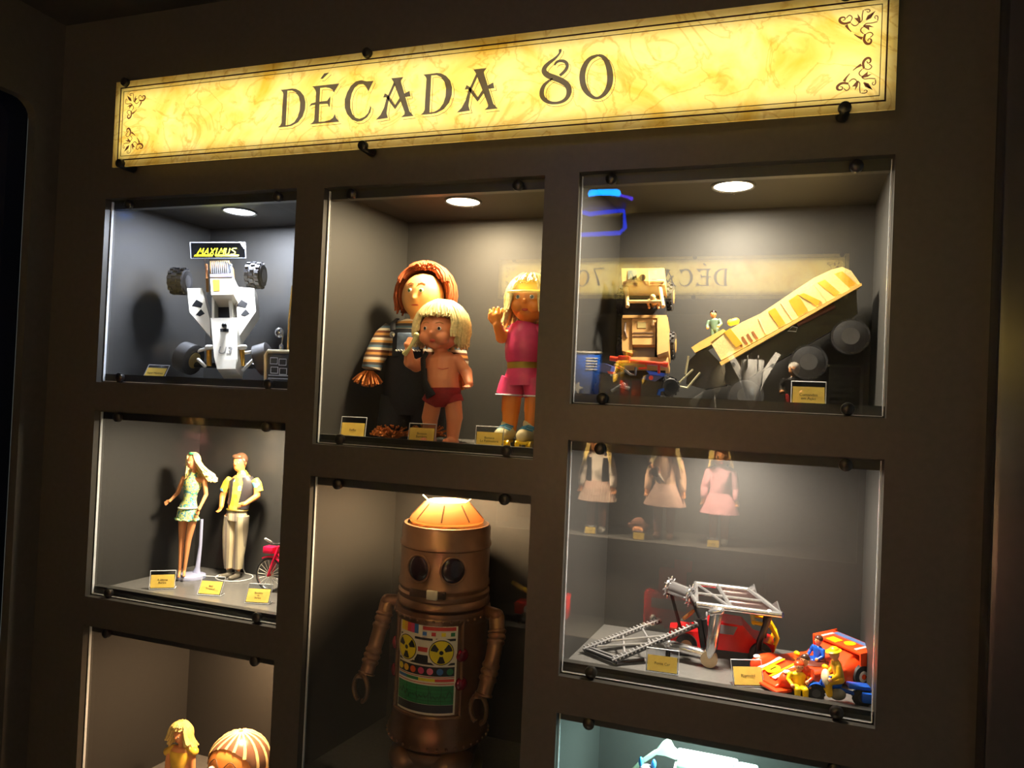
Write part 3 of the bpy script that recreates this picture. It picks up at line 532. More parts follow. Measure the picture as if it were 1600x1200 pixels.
# yarn haired doll in striped shirt and dungarees (plain face)
YD = .15; k = mpp(at(640, 560, YD))
t = thing('yarn_haired_doll', 'large doll with rust yarn hair, striped shirt and dark dungarees', 'doll', V((Q(640, 600).x, YD, 1.456)), world=True)
hc = Q(661, 464); hr = (34 * k, 30 * k, 37 * k); cloth_face = mat('peach_cloth', (232, 168, 100), .6, 0, .06, 40)
part('body', cloth_face, t, lambda b: [b.ell(hc, hr), b.ell(hc + V((0, -29 * k, -6 * k)), (5 * k, 5 * k, 4.5 * k)), b.cap(Q(655, 495), Q(652, 512), 14 * k), b.tube([Q(652, 508), Q(648, 540), Q(645, 600), Q(643, 640)], [(30 * k, 20 * k), (42 * k, 26 * k), (44 * k, 28 * k), (40 * k, 27 * k)], 20)], rem=.0032)
face(t, hc, hr, (17, 10, .09), (-26, .2, .03), iris=mat('eye_green', (70, 96, 60), .3), brow=mat('rust_yarn', (158, 74, 30), .8, 0, .25, 150))
yarn = MATS['rust_yarn']
part('hair', yarn, t, lambda b: [hair(b, hc + V((0, 6 * k, 3 * k)), (hr[0] * 1.36, hr[1] * 1.2, hr[2] * 1.26), 190, 112, 6 * k, 2.0 * k, 58, 30, .14, .2, th0=2), hair(b, hc + V((0, 6 * k, 3 * k)), (hr[0] * 1.2, hr[1] * 1.1, hr[2] * 1.16), 110, 120, 0, 2.6 * k, 60, 26, .05, .2)])
strp = stripes('striped_knit', [(196, 140, 70), (110, 60, 34), (216, 204, 180), (84, 110, 130), (70, 60, 56), (206, 150, 80), (226, 216, 196), (96, 66, 50)], 26, 'Z')
def shirtf(b):
    b.tube([Q(654, 502), Q(652, 510), Q(650, 522), Q(648, 550), Q(646, 600)], [(18 * k, 17 * k), (36 * k, 23 * k), (46 * k, 27 * k), (45 * k, 29 * k), (45 * k, 30 * k)], 26)
    b.tube([Q(614, 520), Q(602, 530, -.01), Q(591, 548, -.025), Q(584, 562, -.035), Q(580, 577, -.04)], [19 * k, 19 * k, 17.5 * k, 16 * k, 15 * k], 18); b.tube([Q(690, 520), Q(703, 532), Q(712, 550), Q(716, 566), Q(716, 580)], [19 * k, 19 * k, 17 * k, 16 * k, 15 * k], 18)
part('shirt', strp, t, shirtf)
den = mat('dark_denim', (30, 32, 40), .75, 0, .2, 220, .2)
def dung(b):
    b.tube([Q(648, 558), Q(647, 585), Q(645, 612), Q(644, 630), Q(643, 648)], [(46 * k, 31 * k), (48 * k, 32 * k), (49 * k, 33 * k), (47 * k, 32 * k), (30 * k, 26 * k)], 28)
    b.tube([Q(622, 620), Q(618, 650), Q(614, 668)], [(27 * k, 27 * k), (27 * k, 26 * k), (26 * k, 25 * k)], 20); b.tube([Q(668, 620), Q(669, 650), Q(668, 668)], [(27 * k, 27 * k), (27 * k, 26 * k), (26 * k, 25 * k)], 20)
    b.box(Q(650, 538) + V((0, -28 * k, 0)), (52 * k, 4 * k, 44 * k), None, 2 * k)
part('dungarees', den, t, dung)
part('bib_pocket', mat('faded_denim', (120, 140, 168), .8, 0, .25, 90), t, lambda b: b.box(Q(652, 536) + V((0, -31 * k, 0)), (38 * k, 3 * k, 26 * k), None, 1.2 * k))
part('bib_lace', mat('white_lace', (222, 220, 214), .7), t, lambda b: b.tube([Q(634 + i * 2.2, 549.5 + (i % 2) * 1.6) + V((0, -34 * k, 0)) for i in range(18)], 1.3 * k, 6))
for s in (-1, 1):
    part('strap', den, t, lambda b: b.tube([Q(650 + s * 22, 520) + V((0, -30 * k, 0)), Q(650 + s * 25, 508) + V((0, -24 * k, 0)), Q(650 + s * 26, 500) + V((0, -8 * k, 0))], [(5 * k, 2 * k)] * 3, 10))
    part('button', chrome, t, lambda b: b.lathe([(4.6 * k, 0), (4.6 * k, 1.5 * k), (3 * k, 2.5 * k)], 16, T(*(Q(650 + s * 22, 526) + V((0, -31 * k, 0)))) @ RX(90)))
def tuft(b, c, n, L, d, rad):
    rn = random.Random(n)
    for i in range(n):
        a = rn.uniform(0, 2 * PI); e = rn.uniform(.1, 1.0); o = V((math.cos(a) * e, math.sin(a) * e * .9, 0)); p0 = V(c) + o * L * .25; v = (V(d) + o * 1.1 + V((0, 0, rn.uniform(-.2, .3)))).normalized()
        b.tube([p0, p0 + v * L * .5, p0 + v * L * .9 + V((0, 0, -L * .12))], rad, 5)
lt_yarn = mat('orange_yarn', (206, 118, 50), .8, 0, .25, 150)
for u, v in ((576, 580), (716, 584)): part('yarn_hand', lt_yarn, t, lambda b: tuft(b, Q(u, v, -.04), 46, 24 * k, (-.1, -.2, -1), 1.3 * k))
for u in (612, 668): part('yarn_foot', lt_yarn, t, lambda b: tuft(b, Q(u, 684, -.012), 90, 32 * k, (0, -.35, .45), 1.5 * k))

# blond baby doll in red trunks
YD = .082; k = mpp(at(690, 580, YD))
t = thing('baby_doll', 'blond vinyl baby doll in dark red trunks holding a pale horn', 'doll', V((Q(690, 690).x, YD, 1.456)), world=True)
hc = Q(687, 517); hr = (33 * k, 31 * k, 31 * k)
def bb_(b):
    b.ell(hc, hr); [b.ell(hc + V((s * 13 * k, -20 * k, -12 * k)), (12 * k, 10 * k, 11 * k)) for s in (-1, 1)]; b.ell(hc + V((0, -31 * k, -6 * k)), (3.2 * k, 3.6 * k, 3 * k)); b.ell(hc + V((0, -17 * k, -24 * k)), (9 * k, 7 * k, 6 * k))
    b.cap(Q(688, 544), Q(690, 556), 11 * k); b.tube([Q(691, 552), Q(692, 560), Q(692, 575), Q(692, 592), Q(692, 612), Q(692, 630)], [(14 * k, 12 * k), (25 * k, 17 * k), (26 * k, 20 * k), (25 * k, 22 * k), (27 * k, 21 * k), (24 * k, 19 * k)], 20)
    b.limb([Q(671, 562), Q(650, 572, -.01), Q(640, 566, -.03), Q(638.5, 548, -.04)], [9.5 * k, 10 * k, 9.5 * k, 6.5 * k]); b.limb([Q(714, 562), Q(729, 582), Q(733, 600, -.02)], [9.5 * k, 9.5 * k, 6.5 * k])
    hand(b, Q(638.5, 547, -.04), (.1, -.5, .8), (.8, 0, -.2), 17 * k, 1.6); hand(b, Q(733, 602, -.02), (.1, -.8, -.35), (1, .1, 0), 17 * k, .5)
    b.limb([Q(677, 630), Q(672, 652), Q(672, 688)], [14 * k, 13.5 * k, 9 * k]); b.limb([Q(708, 630), Q(710, 652), Q(707, 688)], [14 * k, 13.5 * k, 9 * k])
    for u in (672, 707): b.cap(V((Q(u, 690).x, YD + .004, 1.462)), V((Q(u, 690).x, YD - .026, 1.461)), 9 * k, 8 * k)
part('body', skin_baby, t, bb_, rem=.0016)
face(t, hc, hr, (21, 2, .10), (-34, .15, .09), brow=mat('brow_light', (190, 140, 80), .7))
part('hair', pale_blonde, t, lambda b: [hair(b, hc + V((2 * k, 3 * k, 2 * k)), (hr[0] * 1.30, hr[1] * 1.16, hr[2] * 1.38), 230, 112, 9 * k, 2.1 * k, 42, 64, .10, .12, th0=2), hair(b, hc + V((2 * k, 3 * k, 2 * k)), (hr[0] * 1.18, hr[1] * 1.16, hr[2] * 1.24), 130, 112, 5 * k, 2.6 * k, 44, 60, .06, .1, th0=2)])
redt = mat('dark_red_velvet', (142, 24, 30), .6, 0, .15, 160)
part('trunks', redt, t, lambda b: [b.tube([Q(692, 606), Q(692, 616), Q(692, 628), Q(692.5, 636)], [(28.5 * k, 22.5 * k), (29 * k, 23 * k), (27 * k, 21.5 * k), (12 * k, 16 * k)], 26), b.tube([Q(679, 620), Q(674, 630)], [15.5 * k, 16.2 * k], 18), b.tube([Q(706, 620), Q(709, 630)], [15.5 * k, 16.2 * k], 18)])
part('torn_sash', mat('black_felt', (24, 20, 20), .8), t, lambda b: b.tube([Q(674, 551) + V((0, -16 * k, 0)), Q(669, 562) + V((0, -19 * k, 0)), Q(670, 580) + V((0, -20 * k, 0)), Q(672, 596) + V((0, -22 * k, 0)), Q(678, 608) + V((0, -24 * k, 0)), Q(684, 620) + V((0, -25 * k, 0))], [(4 * k, 2 * k), (4.5 * k, 2.2 * k), (4 * k, 2.2 * k), (5.5 * k, 2.2 * k), (6 * k, 2.2 * k), (9 * k, 2.2 * k)], 10))
part('horn', mat('pale_horn', (214, 206, 140), .35), t, lambda b: [b.tube([Q(650, 527, -.05), Q(644, 538, -.052), Q(637, 548, -.052), Q(632, 553, -.05)], [4 * k, 2.8 * k, 2.8 * k, 4.5 * k], 12), b.ell(Q(650.5, 524, -.05), 4.6 * k, 12)])
part('navel', lip_red, t, lambda b: b.tube([Q(693, 576) + V((0, -21 * k, 0)), Q(700, 578) + V((0, -20 * k, 0)), Q(708, 576) + V((0, -18 * k, 0))], .6 * k, 5))

# roller skating girl doll
YD = .12; k = mpp(at(815, 560, YD))
t = thing('roller_skate_doll', 'orange vinyl girl doll in pink top, pink shorts and yellow cap', 'doll', V((Q(815, 690).x, YD, 1.456)), world=True)
hc = Q(828, 470); hr = (31 * k, 29 * k, 34 * k)
def rg(b):
    b.ell(hc, hr); [b.ell(hc + V((s * 13 * k, -19 * k, -10 * k)), (12 * k, 10 * k, 11 * k)) for s in (-1, 1)]; b.ell(hc + V((0, -30 * k, -5 * k)), (3.5 * k, 4 * k, 3.4 * k)); b.cap(Q(823, 497), Q(822, 510), 11 * k)
    b.tube([Q(821, 508), Q(820, 525), Q(819, 560), Q(818, 595)], [(22 * k, 15 * k), (27 * k, 19 * k), (24 * k, 19 * k), (27 * k, 21 * k)], 18)
    b.limb([Q(803, 521), Q(784, 527, -.01), Q(777, 508, -.03)], [9.5 * k, 10 * k, 7 * k]); hand(b, Q(777, 509, -.03), (-.12, -.1, 1), (1, .1, 0), 29 * k, .3)
    b.limb([Q(842, 521), Q(858, 545), Q(864, 570, -.02)], [9.5 * k, 9.5 * k, 7 * k]); hand(b, Q(864, 570, -.02), (.1, -.2, -1), (1, 0, 0), 19 * k, .4)
    b.limb([Q(801, 605), Q(798, 640), Q(796, 676)], [17 * k, 15 * k, 10.5 * k]); b.limb([Q(836, 605), Q(833, 640), Q(830, 676)], [16 * k, 14.5 * k, 10.5 * k])
part('body', skin_girl, t, rg, rem=.0013)
face(t, hc, hr, (21, 4, .10), (-30, .17, .07), iris=eye_blue, brow=MATS['brow_light'])
part('hair', pale_blonde, t, lambda b: hair(b, hc, (hr[0] * 1.14, hr[1] * 1.12, hr[2] * 1.14), 120, 108, 26 * k, 2.2 * k, 38, 50, .14, .2, th0=20))
ycap = mat('yellow_cap', (238, 200, 20), .45, 0, .06, 100)
part('cap', ycap, t, lambda b: [b.ell(hc + V((3 * k, 5 * k, 17 * k)), (33 * k, 32 * k, 24 * k)), b.tube([fpt(hc + V((2 * k, 0, 13 * k)), (34 * k, 36 * k, 1), a, 0, 1) + V((0, 0, -3 * k * math.cos(math.radians(a)))) for a in range(-80, 81, 16)], [(5 * k, 2 * k)] * 11, 8, ref=(0, 0, 1))])
pk = mat('pink_satin', (216, 70, 120), .3, 0, .14, 50, .3)
part('top', pk, t, lambda b: [b.tube([Q(822, 503), Q(821, 509), Q(820, 522), Q(819, 545), Q(818, 562), Q(818, 568)], [(14 * k, 13 * k), (24 * k, 17 * k), (30 * k, 22 * k), (31 * k, 24 * k), (29 * k, 23 * k), (25 * k, 20 * k)], 28), b.limb([Q(806, 517), Q(797, 523)], [11 * k, 11.5 * k]), b.limb([Q(840, 517), Q(850, 525)], [11 * k, 11.5 * k])])
part('belt', mat('gold_belt', (170, 146, 60), .4, .3), t, lambda b: b.tube([Q(818, 566), Q(818, 577)], [(26 * k, 21 * k), (26 * k, 21 * k)], 28))
def shf(b): b.tube([Q(818, 576), Q(818, 590), Q(818, 602)], [(26 * k, 21 * k), (31 * k, 24 * k), (31 * k, 24 * k)], 28); b.tube([Q(803, 592), Q(799, 606), Q(797, 617)], [20 * k, 21 * k, 22 * k], 22); b.tube([Q(834, 592), Q(838, 606), Q(840, 619)], [20 * k, 20 * k, 21 * k], 22)
part('shorts', pk, t, shf)
for u, v in ((797, 617), (840, 619)): part('shorts_hem', mat('pale_hem', (214, 214, 226), .5), t, lambda b: b.tube([Q(u, v) + V((22 * k * math.cos(a), 22 * k * math.sin(a), 0)) for a in [2 * PI * j / 28 for j in range(28)]], 1.5 * k, 6, closed=True, ref=(0, 0, 1)))
for u in (795, 829):
    bx = Q(u, 680).x; bz = 1.456
    sk = part('skate_boot', mat('cream_boot', (226, 214, 170), .5, 0, .05), t, lambda b: [b.cap(Q(u, 664), V((bx, YD, bz + .026)), 13 * k, 12 * k), b.cap(V((bx, YD, bz + .026)), V((bx - .004, YD - .034, bz + .024)), 12 * k, 11 * k)], rem=.003)
    part('lace_stripe', mat('sky_blue_trim', (70, 150, 200), .5), t, lambda b: [b.tube([V((bx - .013, YD - .012 - d, bz + .038 - d * .3)), V((bx, YD - .018 - d, bz + .042 - d * .3)), V((bx + .012, YD - .012 - d, bz + .038 - d * .3))], .0014, 6) for d in (0, .008, .016)])
    part('skate_plate', yellow_plastic, t, lambda b: b.box((bx - .002, YD - .016, bz + .012), (.022, .062, .005), None, .001))
    for dx in (-.011, .009):
        for dy in (-.036, .006): part('skate_wheel', yellow_plastic if dy < 0 else mat('grey_wheel', (120, 112, 80), .4), t, lambda b: b.cyl((bx + dx - .004, YD + dy, bz + .008), (bx + dx + .004, YD + dy, bz + .008), .008))

# blonde doll in yellow dress and striped-hair doll (lower left niche, cut by the frame)
YD = .13; k = mpp(at(285, 1180, YD)); zf = .693
t = thing('fashion_doll', 'blonde wavy haired fashion doll in yellow dress and headband', 'doll', V((Q(283, 1180).x, YD, zf)), world=True)
hc = Q(282.5, 1147); hr = (10 * k, 11 * k, 13 * k)
def yb(b):
    b.ell(hc, hr); b.ell(hc + V((0, -2 * k, -6 * k)), (6.8 * k, 7.5 * k, 7 * k)); b.ell(hc + V((0, -11.3 * k, -2 * k)), (1.4 * k, 1.7 * k, 2 * k)); b.cap(Q(283, 1155), Q(283, 1166), 4.2 * k)
    b.tube([Q(283, 1166), Q(283, 1174), Q(282, 1190), Q(282, 1212), Q(281, 1245)], [(14 * k, 7 * k), (20 * k, 10 * k), (15 * k, 10 * k), (12 * k, 9 * k), (17 * k, 11 * k)], 18)
    b.limb([Q(265, 1176), Q(261, 1205), Q(262, 1235, -.01)], [5.2 * k, 4.4 * k, 3.2 * k]); b.limb([Q(301, 1176), Q(301, 1205), Q(299, 1235, -.01)], [5.2 * k, 4.4 * k, 3.2 * k])
    hand(b, Q(262, 1235, -.01), (0, -.1, -1), (.9, 0, 0), 13 * k); hand(b, Q(299, 1235, -.01), (0, -.1, -1), (.9, 0, 0), 13 * k)
    for u in (274, 289): x = Q(u, 1245).x; b.limb([Q(u, 1245), V((x, YD, .77)), V((x, YD, zf + .012))], [9 * k, 6 * k, 3.5 * k]); b.cap(V((x, YD, zf + .006)), V((x, YD - .016, zf + .005)), 3.5 * k)
part('body', skin, t, yb, rem=.0019)
face(t, hc, hr, (24, -2, .08), (-38, .26, .05), iris=eye_blue)
part('hair', blonde, t, lambda b: [hair(b, hc, (hr[0] * 1.5, hr[1] * 1.3, hr[2] * 1.28), 110, 104, 14 * k, 2.0 * k, 58, 44, .22, .5, (2 * k, 0, 0), th0=8), hair(b, hc, (hr[0] * 1.2, hr[1] * 1.2, hr[2] * 1.12), 70, 100, 16 * k, 2.2 * k, 60, 54, .1, .4)])
part('headband', yellow_plastic, t, lambda b: b.tube([fpt(hc, hr, a, 58, 1.38) for a in (-60, -30, 0, 30, 60)], 1.8 * k, 8))
part('dress', mat('yellow_satin', (232, 190, 70), .35, 0, .1, 60, .2), t, lambda b: [b.tube([Q(283, 1172), Q(283, 1178), Q(282, 1191), Q(282, 1212), Q(281, 1240), Q(281, 1290)], [(18 * k, 10 * k), (19.5 * k, 12.5 * k), (16.5 * k, 12 * k), (13.5 * k, 10.5 * k), (20 * k, 15 * k), (34 * k, 28 * k)], 26), [b.limb([Q(283 + s * 12, 1168), Q(283 + s * 21, 1174)], [5 * k, 6.4 * k]) for s in (-1, 1)]])

YD = .12; k = mpp(at(372, 1180, YD)); hc = Q(374, 1192); hr = (47 * k, 45 * k, 47 * k)
t = thing('striped_hair_doll', 'large orange doll head with brown and cream striped moulded hair', 'doll', V((hc.x, YD, zf)), world=True)
vin = mat('orange_vinyl', (236, 150, 76), .25, 0, .03)
part('body', vin, t, lambda b: [b.ell(hc, hr), b.ell(hc + V((46 * k, 0, -8 * k)), (6 * k, 10 * k, 12 * k)), b.ell(hc + V((-46 * k, 0, -8 * k)), (6 * k, 10 * k, 12 * k)), b.ell(hc + V((0, -46 * k, -10 * k)), (6 * k, 6 * k, 5 * k)), b.cap(hc - V((0, 0, 44 * k)), hc - V((0, 0, 66 * k)), 14 * k),
    b.tube([hc - V((0, 0, 60 * k)), hc - V((0, 0, 80 * k)), V((hc.x, YD, zf + .05)), V((hc.x, YD, zf))], [(18 * k, 16 * k), (34 * k, 26 * k), (38 * k, 30 * k), (34 * k, 28 * k)], 20)], rem=.0034)
brn = mat('brown_moulded_hair', (112, 80, 62), .3, 0, .05); crm = mat('cream_hair_stripe', (248, 214, 150), .3, 0, .04)
cw = (-12, 64)                                                             # crown swirl where the stripes meet
def capf(b):
    for az in range(0, 360, 6):
        pass
    n = 40; rows = []
    for j in range(9):
        row = []
        for i in range(n):
            az = -180 + 360 * i / n; lim = 92 if abs(az) > 62 else 44 + 30 * (abs(az) / 62) ** 2; th = 1 + (lim - 1) * j / 8
            row.append(b.bm.verts.new(fpt(hc, hr, az, 90 - th, 1.03)))
        rows.append(row)
    for A, B in zip(rows, rows[1:]): b.bridge(A, B)
    b.bm.faces.new(rows[0])
part('hair', brn, t, capf)
for az in range(-170, 190, 24):
    lim = 90 if abs(az) > 62 else 44 + 30 * (abs(az) / 62) ** 2
    part('hair_stripe', crm, t, lambda b: b.tube([fpt(hc, hr, az + 22 * (1 - j / 7) + cw[0] * (1 - j / 7), 90 - (4 + (lim - 4) * j / 7), 1.035) for j in range(8)], [(1.5 * k + .16 * k * j, 1.0 * k) for j in range(8)], 8, ref=(0, 0, 1)))
part('brow_line', mat('brow_outline', (100, 70, 40), .5), t, lambda b: [b.tube([fpt(hc, hr, s * (4 + 5 * j), 12 + 14 * math.sin(j / 6 * PI) , 1.01) for j in range(7)], .8 * k, 6) for s in (-1, 1)])
for s in (-1, 1): part('eye', eye_white, t, lambda b: b.ell(fpt(hc, hr, s * 20, -1, .96), (11 * k, 6 * k, 12 * k), 16))
# ------------------------------------------------------------------ bronze robot
F1, F2, F2A, F2B, F3 = 1.5484, 1.121, 1.456, .866, .693
YR = .128; k = mpp(at(690, 960, YR)); ax = at(692, 960, YR); RC = V((ax.x, YR, F2B))
bronze = mat('bronze_plastic', (138, 100, 74), .3, .5, .10, 40); bronze_d = mat('dark_bronze', (118, 82, 60), .32, .5, .1)
t = thing('toy_robot', 'tall bronze toy robot with domed lamp head, clamp arms and printed chest panel', 'toy robot', T(*RC) @ RZ(3))
def zv(v): return at(700 - (v - 797) * .045, v, YR).z - F2B
R0 = 71 * k
part('head', bronze, t, lambda b: b.lathe([(r * k, zv(v)) for r, v in ((50, 814), (66, 816), (69, 821), (69, 840), (71, 843), (71, 848), (69, 850), (69, 900), (71, 903), (71, 908), (69, 910), (68, 914), (71, 917), (71, 922), (69, 925), (72, 929), (72, 935), (69, 938))][::-1], 48))
part('torso', bronze_d, t, lambda b: b.lathe([(r * k, zv(v)) for r, v in ((60, 938), (73, 940), (74, 945), (74, 953), (71.5, 957), (71, 962), (71, 1105), (73, 1114), (76, 1122), (78, 1130), (78, 1138), (70, 1144), (50, 1150))][::-1], 56))
for v, rr in ((949, 74), (1134, 78)):
    for j in range(36):
        a = 2 * PI * j / 36; part('rivet', bronze, t, lambda b: b.ell((rr * k * math.cos(a), rr * k * math.sin(a), zv(v)), 2.3 * k, 8))
amber = mat('amber_dome', (236, 186, 124), .25, 0, .06)
_n = amber.node_tree; _t = _n.nodes.new('ShaderNodeBsdfTranslucent'); _t.inputs[0].default_value = lin((252, 214, 160)) + (1,); _m = _n.nodes.new('ShaderNodeMixShader'); _m.inputs[0].default_value = .6
_n.links.new(_n.nodes['Principled BSDF'].outputs[0], _m.inputs[1]); _n.links.new(_t.outputs[0], _m.inputs[2]); _n.links.new(_m.outputs[0], _n.nodes['Material Output'].inputs[0])
part('dome', amber, t, lambda b: b.lathe([(r * k, zv(v)) for r, v in ((40, 815), (57, 813), (58, 810), (56, 807), (35, 785), (32, 782), (10, 781))], 40))
for j in range(8):
    a = 2 * PI * j / 8 + .2; part('dome_rib', bronze, t, lambda b: b.tube([(56.5 * k * math.cos(a), 56.5 * k * math.sin(a), zv(807.5)), (35.5 * k * math.cos(a), 35.5 * k * math.sin(a), zv(785))], 1.2 * k, 6))
for s in (-1, 1): part('antenna', mat('pale_wire', (220, 196, 150), .3, .5), t, lambda b: [b.tube([(s * 30 * k, -6 * k, zv(784)), (s * 40 * k, -6 * k, zv(776))], 1.0 * k, 6), b.ell((s * 31 * k, -6 * k, zv(784)), 2.6 * k, 8)])
def cp(s, z, r): a = s / R0; return V((r * math.sin(a), -r * math.cos(a), z))              # s metres round the chest, z up
for a in (-14, 30):
    e = part('eye', mat('robot_eye_lens', (40, 26, 30), .08, 0, .05), t, lambda b: b.ell((69 * k * math.sin(math.radians(a)), -69 * k * math.cos(math.radians(a)), zv(875)), (18 * k, 6 * k, 19 * k), 22, RZ(a)))
    part('eye_ring', bronze, e, lambda b: b.tube([V((69.5 * k * math.sin(math.radians(a)), -69.5 * k * math.cos(math.radians(a)), zv(875))) + RZ(a).to_3x3() @ V((19 * k * math.cos(q), 0, 19.5 * k * math.sin(q))) for q in [2 * PI * i / 32 for i in range(32)]], 1.8 * k, 6, closed=True))
part('mouth_slot', mat('slot_dark', (60, 38, 26), .5), t, lambda b: b.box((0, -69 * k, zv(911)), (56 * k, 5 * k, 11 * k), None, 1 * k))
part('slider_knob', mat('ivory_plastic', (206, 198, 172), .4), t, lambda b: b.box((8 * k, -72 * k, zv(911)), (17 * k, 5 * k, 14 * k), None, 1.5 * k))
for v in (1004, 1046):
    for a in (46, -62): part('side_lamp', mat('ruby_lens', (120, 10, 30), .08), t, lambda b: b.ell((71 * k * math.sin(math.radians(a)), -71 * k * math.cos(math.radians(a)), zv(v) + .004), (10 * k, 6 * k, 10 * k), 16, RZ(a)))
# printed panel, wrapped round the chest
zt = at(660, 971, YR - R0 * .97).z - F2B; zb = at(655, 1114, YR - R0 * .97).z - F2B; AH = math.radians(39); S0 = -R0 * AH; SWD = 2 * R0 * AH
def patch(b, u0, u1, v0, v1, lift, th=.0003):
    n = max(2, int((u1 - u0) * 22)); f = lambda u, v, l: cp(S0 + u * SWD, zt + (zb - zt) * v, R0 + l); rows = []
    for l in (lift, lift + th): rows.append([[b.bm.verts.new(f(u0 + (u1 - u0) * i / n, v, l)) for i in range(n + 1)] for v in (v0, v1)])
    for r in rows:
        for i in range(n): b.bm.faces.new((r[0][i], r[0][i + 1], r[1][i + 1], r[1][i]))
    for q in (0, 1):
        for i in range(n): b.bm.faces.new((rows[0][q][i], rows[0][q][i + 1], rows[1][q][i + 1], rows[1][q][i]))
    return b
HV = zt - zb
def disc(b, u, v, r, lift, a0=0, a1=360, r0=0.0):                          # disc or sector on the curved print
    n = max(6, int((a1 - a0) / 12)); rows = []
    for j in range(4):
        q = r0 + (r - r0) * j / 3; rows.append([b.bm.verts.new(cp(S0 + u * SWD + q * math.cos(math.radians(a0 + (a1 - a0) * i / n)), zt - HV * v + q * math.sin(math.radians(a0 + (a1 - a0) * i / n)), R0 + lift)) for i in range(n + 1)])
    for A, B in zip(rows, rows[1:]):
        for i in range(n): b.bm.faces.new((A[i], A[i + 1], B[i + 1], B[i]))
    return b
C_ = {n: mat('print_' + n, c, .4, 0, .03) for n, c in dict(cream=(226, 216, 196), black=(36, 34, 38), yellow=(232, 210, 30), gold=(236, 178, 40), red=(206, 60, 56), magenta=(206, 66, 110), blue=(56, 108, 176), green=(42, 122, 72), pink=(226, 110, 140), orange=(226, 90, 40), plum=(46, 40, 52)).items()}
lb = part('panel_print', C_['cream'], t, lambda b: patch(b, 0, 1, 0, 1, .0006))
def pr(nm, c, *a): part(nm, C_[c], lb, lambda b: patch(b, *a, .0012))
for i, c in enumerate(('yellow', 'gold', 'red', 'magenta', 'blue')): pr('colour_bar', c, .04 + .07 * i, .108 + .07 * i, .03, .13)
pr('red_bar', 'red', .46, .97, .04, .08)
for u, c in ((.46, 'blue'), (.6, 'red'), (.75, 'yellow'), (.89, 'green')): pr('square', c, u, u + .065, .10, .14)
for u0, u1 in ((.03, .26), (.33, .62), (.67, .97)): pr('line', 'black', u0, u1, .165, .19)
pr('red_window', 'red', .35, .55, .27, .32); pr('tape_housing', 'black', .34, .56, .355, .43); pr('tape_housing', 'black', .02, .97, .43, .455)
for u, v in ((.18, .305), (.76, .315)):
    part('reel', C_['cream'], lb, lambda b: disc(b, u, v, SWD * .215, .0016)); part('reel', C_['black'], lb, lambda b: disc(b, u, v, SWD * .19, .0018)); part('reel', C_['yellow'], lb, lambda b: disc(b, u, v, SWD * .178, .0020)); part('reel_hub', C_['black'], lb, lambda b: disc(b, u, v, SWD * .032, .0024))
    for a in (0, 120, 240): part('reel_spoke', C_['black'], lb, lambda b: disc(b, u, v, SWD * .165, .0022, 30 + a - 22, 30 + a + 22, SWD * .06))
pr('lamp_strip', 'black', .02, .97, .475, .575)
for u, c in ((.07, 'yellow'), (.19, 'gold'), (.32, 'orange'), (.46, 'magenta'), (.6, 'pink'), (.75, 'blue'), (.9, 'green')): part('lamp_dot', C_[c], lb, lambda b: disc(b, u, .525, SWD * .05, .0018))
pr('line', 'red', .02, .97, .585, .592)
for u0, u1, c in ((.02, .2, 'blue'), (.2, .42, 'green'), (.42, .68, 'yellow'), (.68, .97, 'red')): pr('colour_bar', c, u0, u1, .605, .635)
pr('line', 'red', .02, .97, .655, .662); pr('screen', 'green', .02, .97, .68, .885); pr('base_band', 'plum', .02, .97, .89, .975)
for i in range(1, 5): part('grid_line', C_['black'], lb, lambda b: patch(b, .02 + .19 * i, .024 + .19 * i, .68, .885, .0016)); part('grid_line', C_['black'], lb, lambda b: patch(b, .02, .97, .68 + .041 * i, .6815 + .041 * i, .0016))
rn = random.Random(3); part('trace', C_['black'], lb, lambda b: b.tube([cp(S0 + (.03 + .93 * i / 40) * SWD, zt - HV * (.785 + rn.uniform(-.055, .055) * (1 if i % 3 else .3)), R0 + .0022) for i in range(41)], .0004, 4))
part('panel_frame', bronze, t, lambda b: b.tube([cp(S0 + u * SWD, zt - HV * v, R0 + .0015) for u, v in [(i / 10, -.03) for i in range(-1, 12)] + [(1.08, v / 8) for v in range(0, 9)] + [(i / 10, 1.03) for i in range(11, -2, -1)] + [(-.08, v / 8) for v in range(8, -1, -1)]], .0032, 8, closed=True))
def arm(pts, r):
    P, Rr = [], []
    for i in range(len(pts) - 1):
        for j in range(12):
            f = j / 12; q = V(pts[i]).lerp(V(pts[i + 1]), f); rib = (i * 12 + j); P.append(q); Rr.append(r * (1 - .10 * i / len(pts)) * (1.0 + (.22 * abs(math.sin(rib * PI / 3.0)) if (rib // 9) % 2 else .0)))
    return P, [(a, a * .8) for a in Rr]
W2 = lambda u, v, y: RZ(-3) @ (at(u, v, y) - RC)
for pts, cl, side in (([W2(606, 938, .11), W2(600, 962, .10), W2(588, 1003, .085), W2(577, 1038, .07), W2(572, 1054, .065)], W2(564, 1075, .062), -1), ([W2(776, 962, .11), W2(777, 990, .10), W2(771, 1024, .085), W2(761, 1066, .07), W2(755, 1088, .065)], W2(748, 1108, .062), 1)):
    P, Rr = arm(pts, 12 * k); am = part('arm', bronze, t, lambda b: b.tube(P, Rr, 14))
    part('shoulder', bronze_d, t, lambda b: b.cap(pts[0], V((side * 66 * k, -2 * k, pts[0].z)), 11 * k, 9 * k))
    part('clamp', bronze, am, lambda b: b.tube([cl + V((15 * k * math.sin(a) * (.9), -4 * k * math.sin(a), 20 * k * math.cos(a))) for a in [math.radians(d) for d in range(-160, 161, 20)]], [(5.5 * k, 3.4 * k)] * 17, 10, ref=(1, 0, 0)))
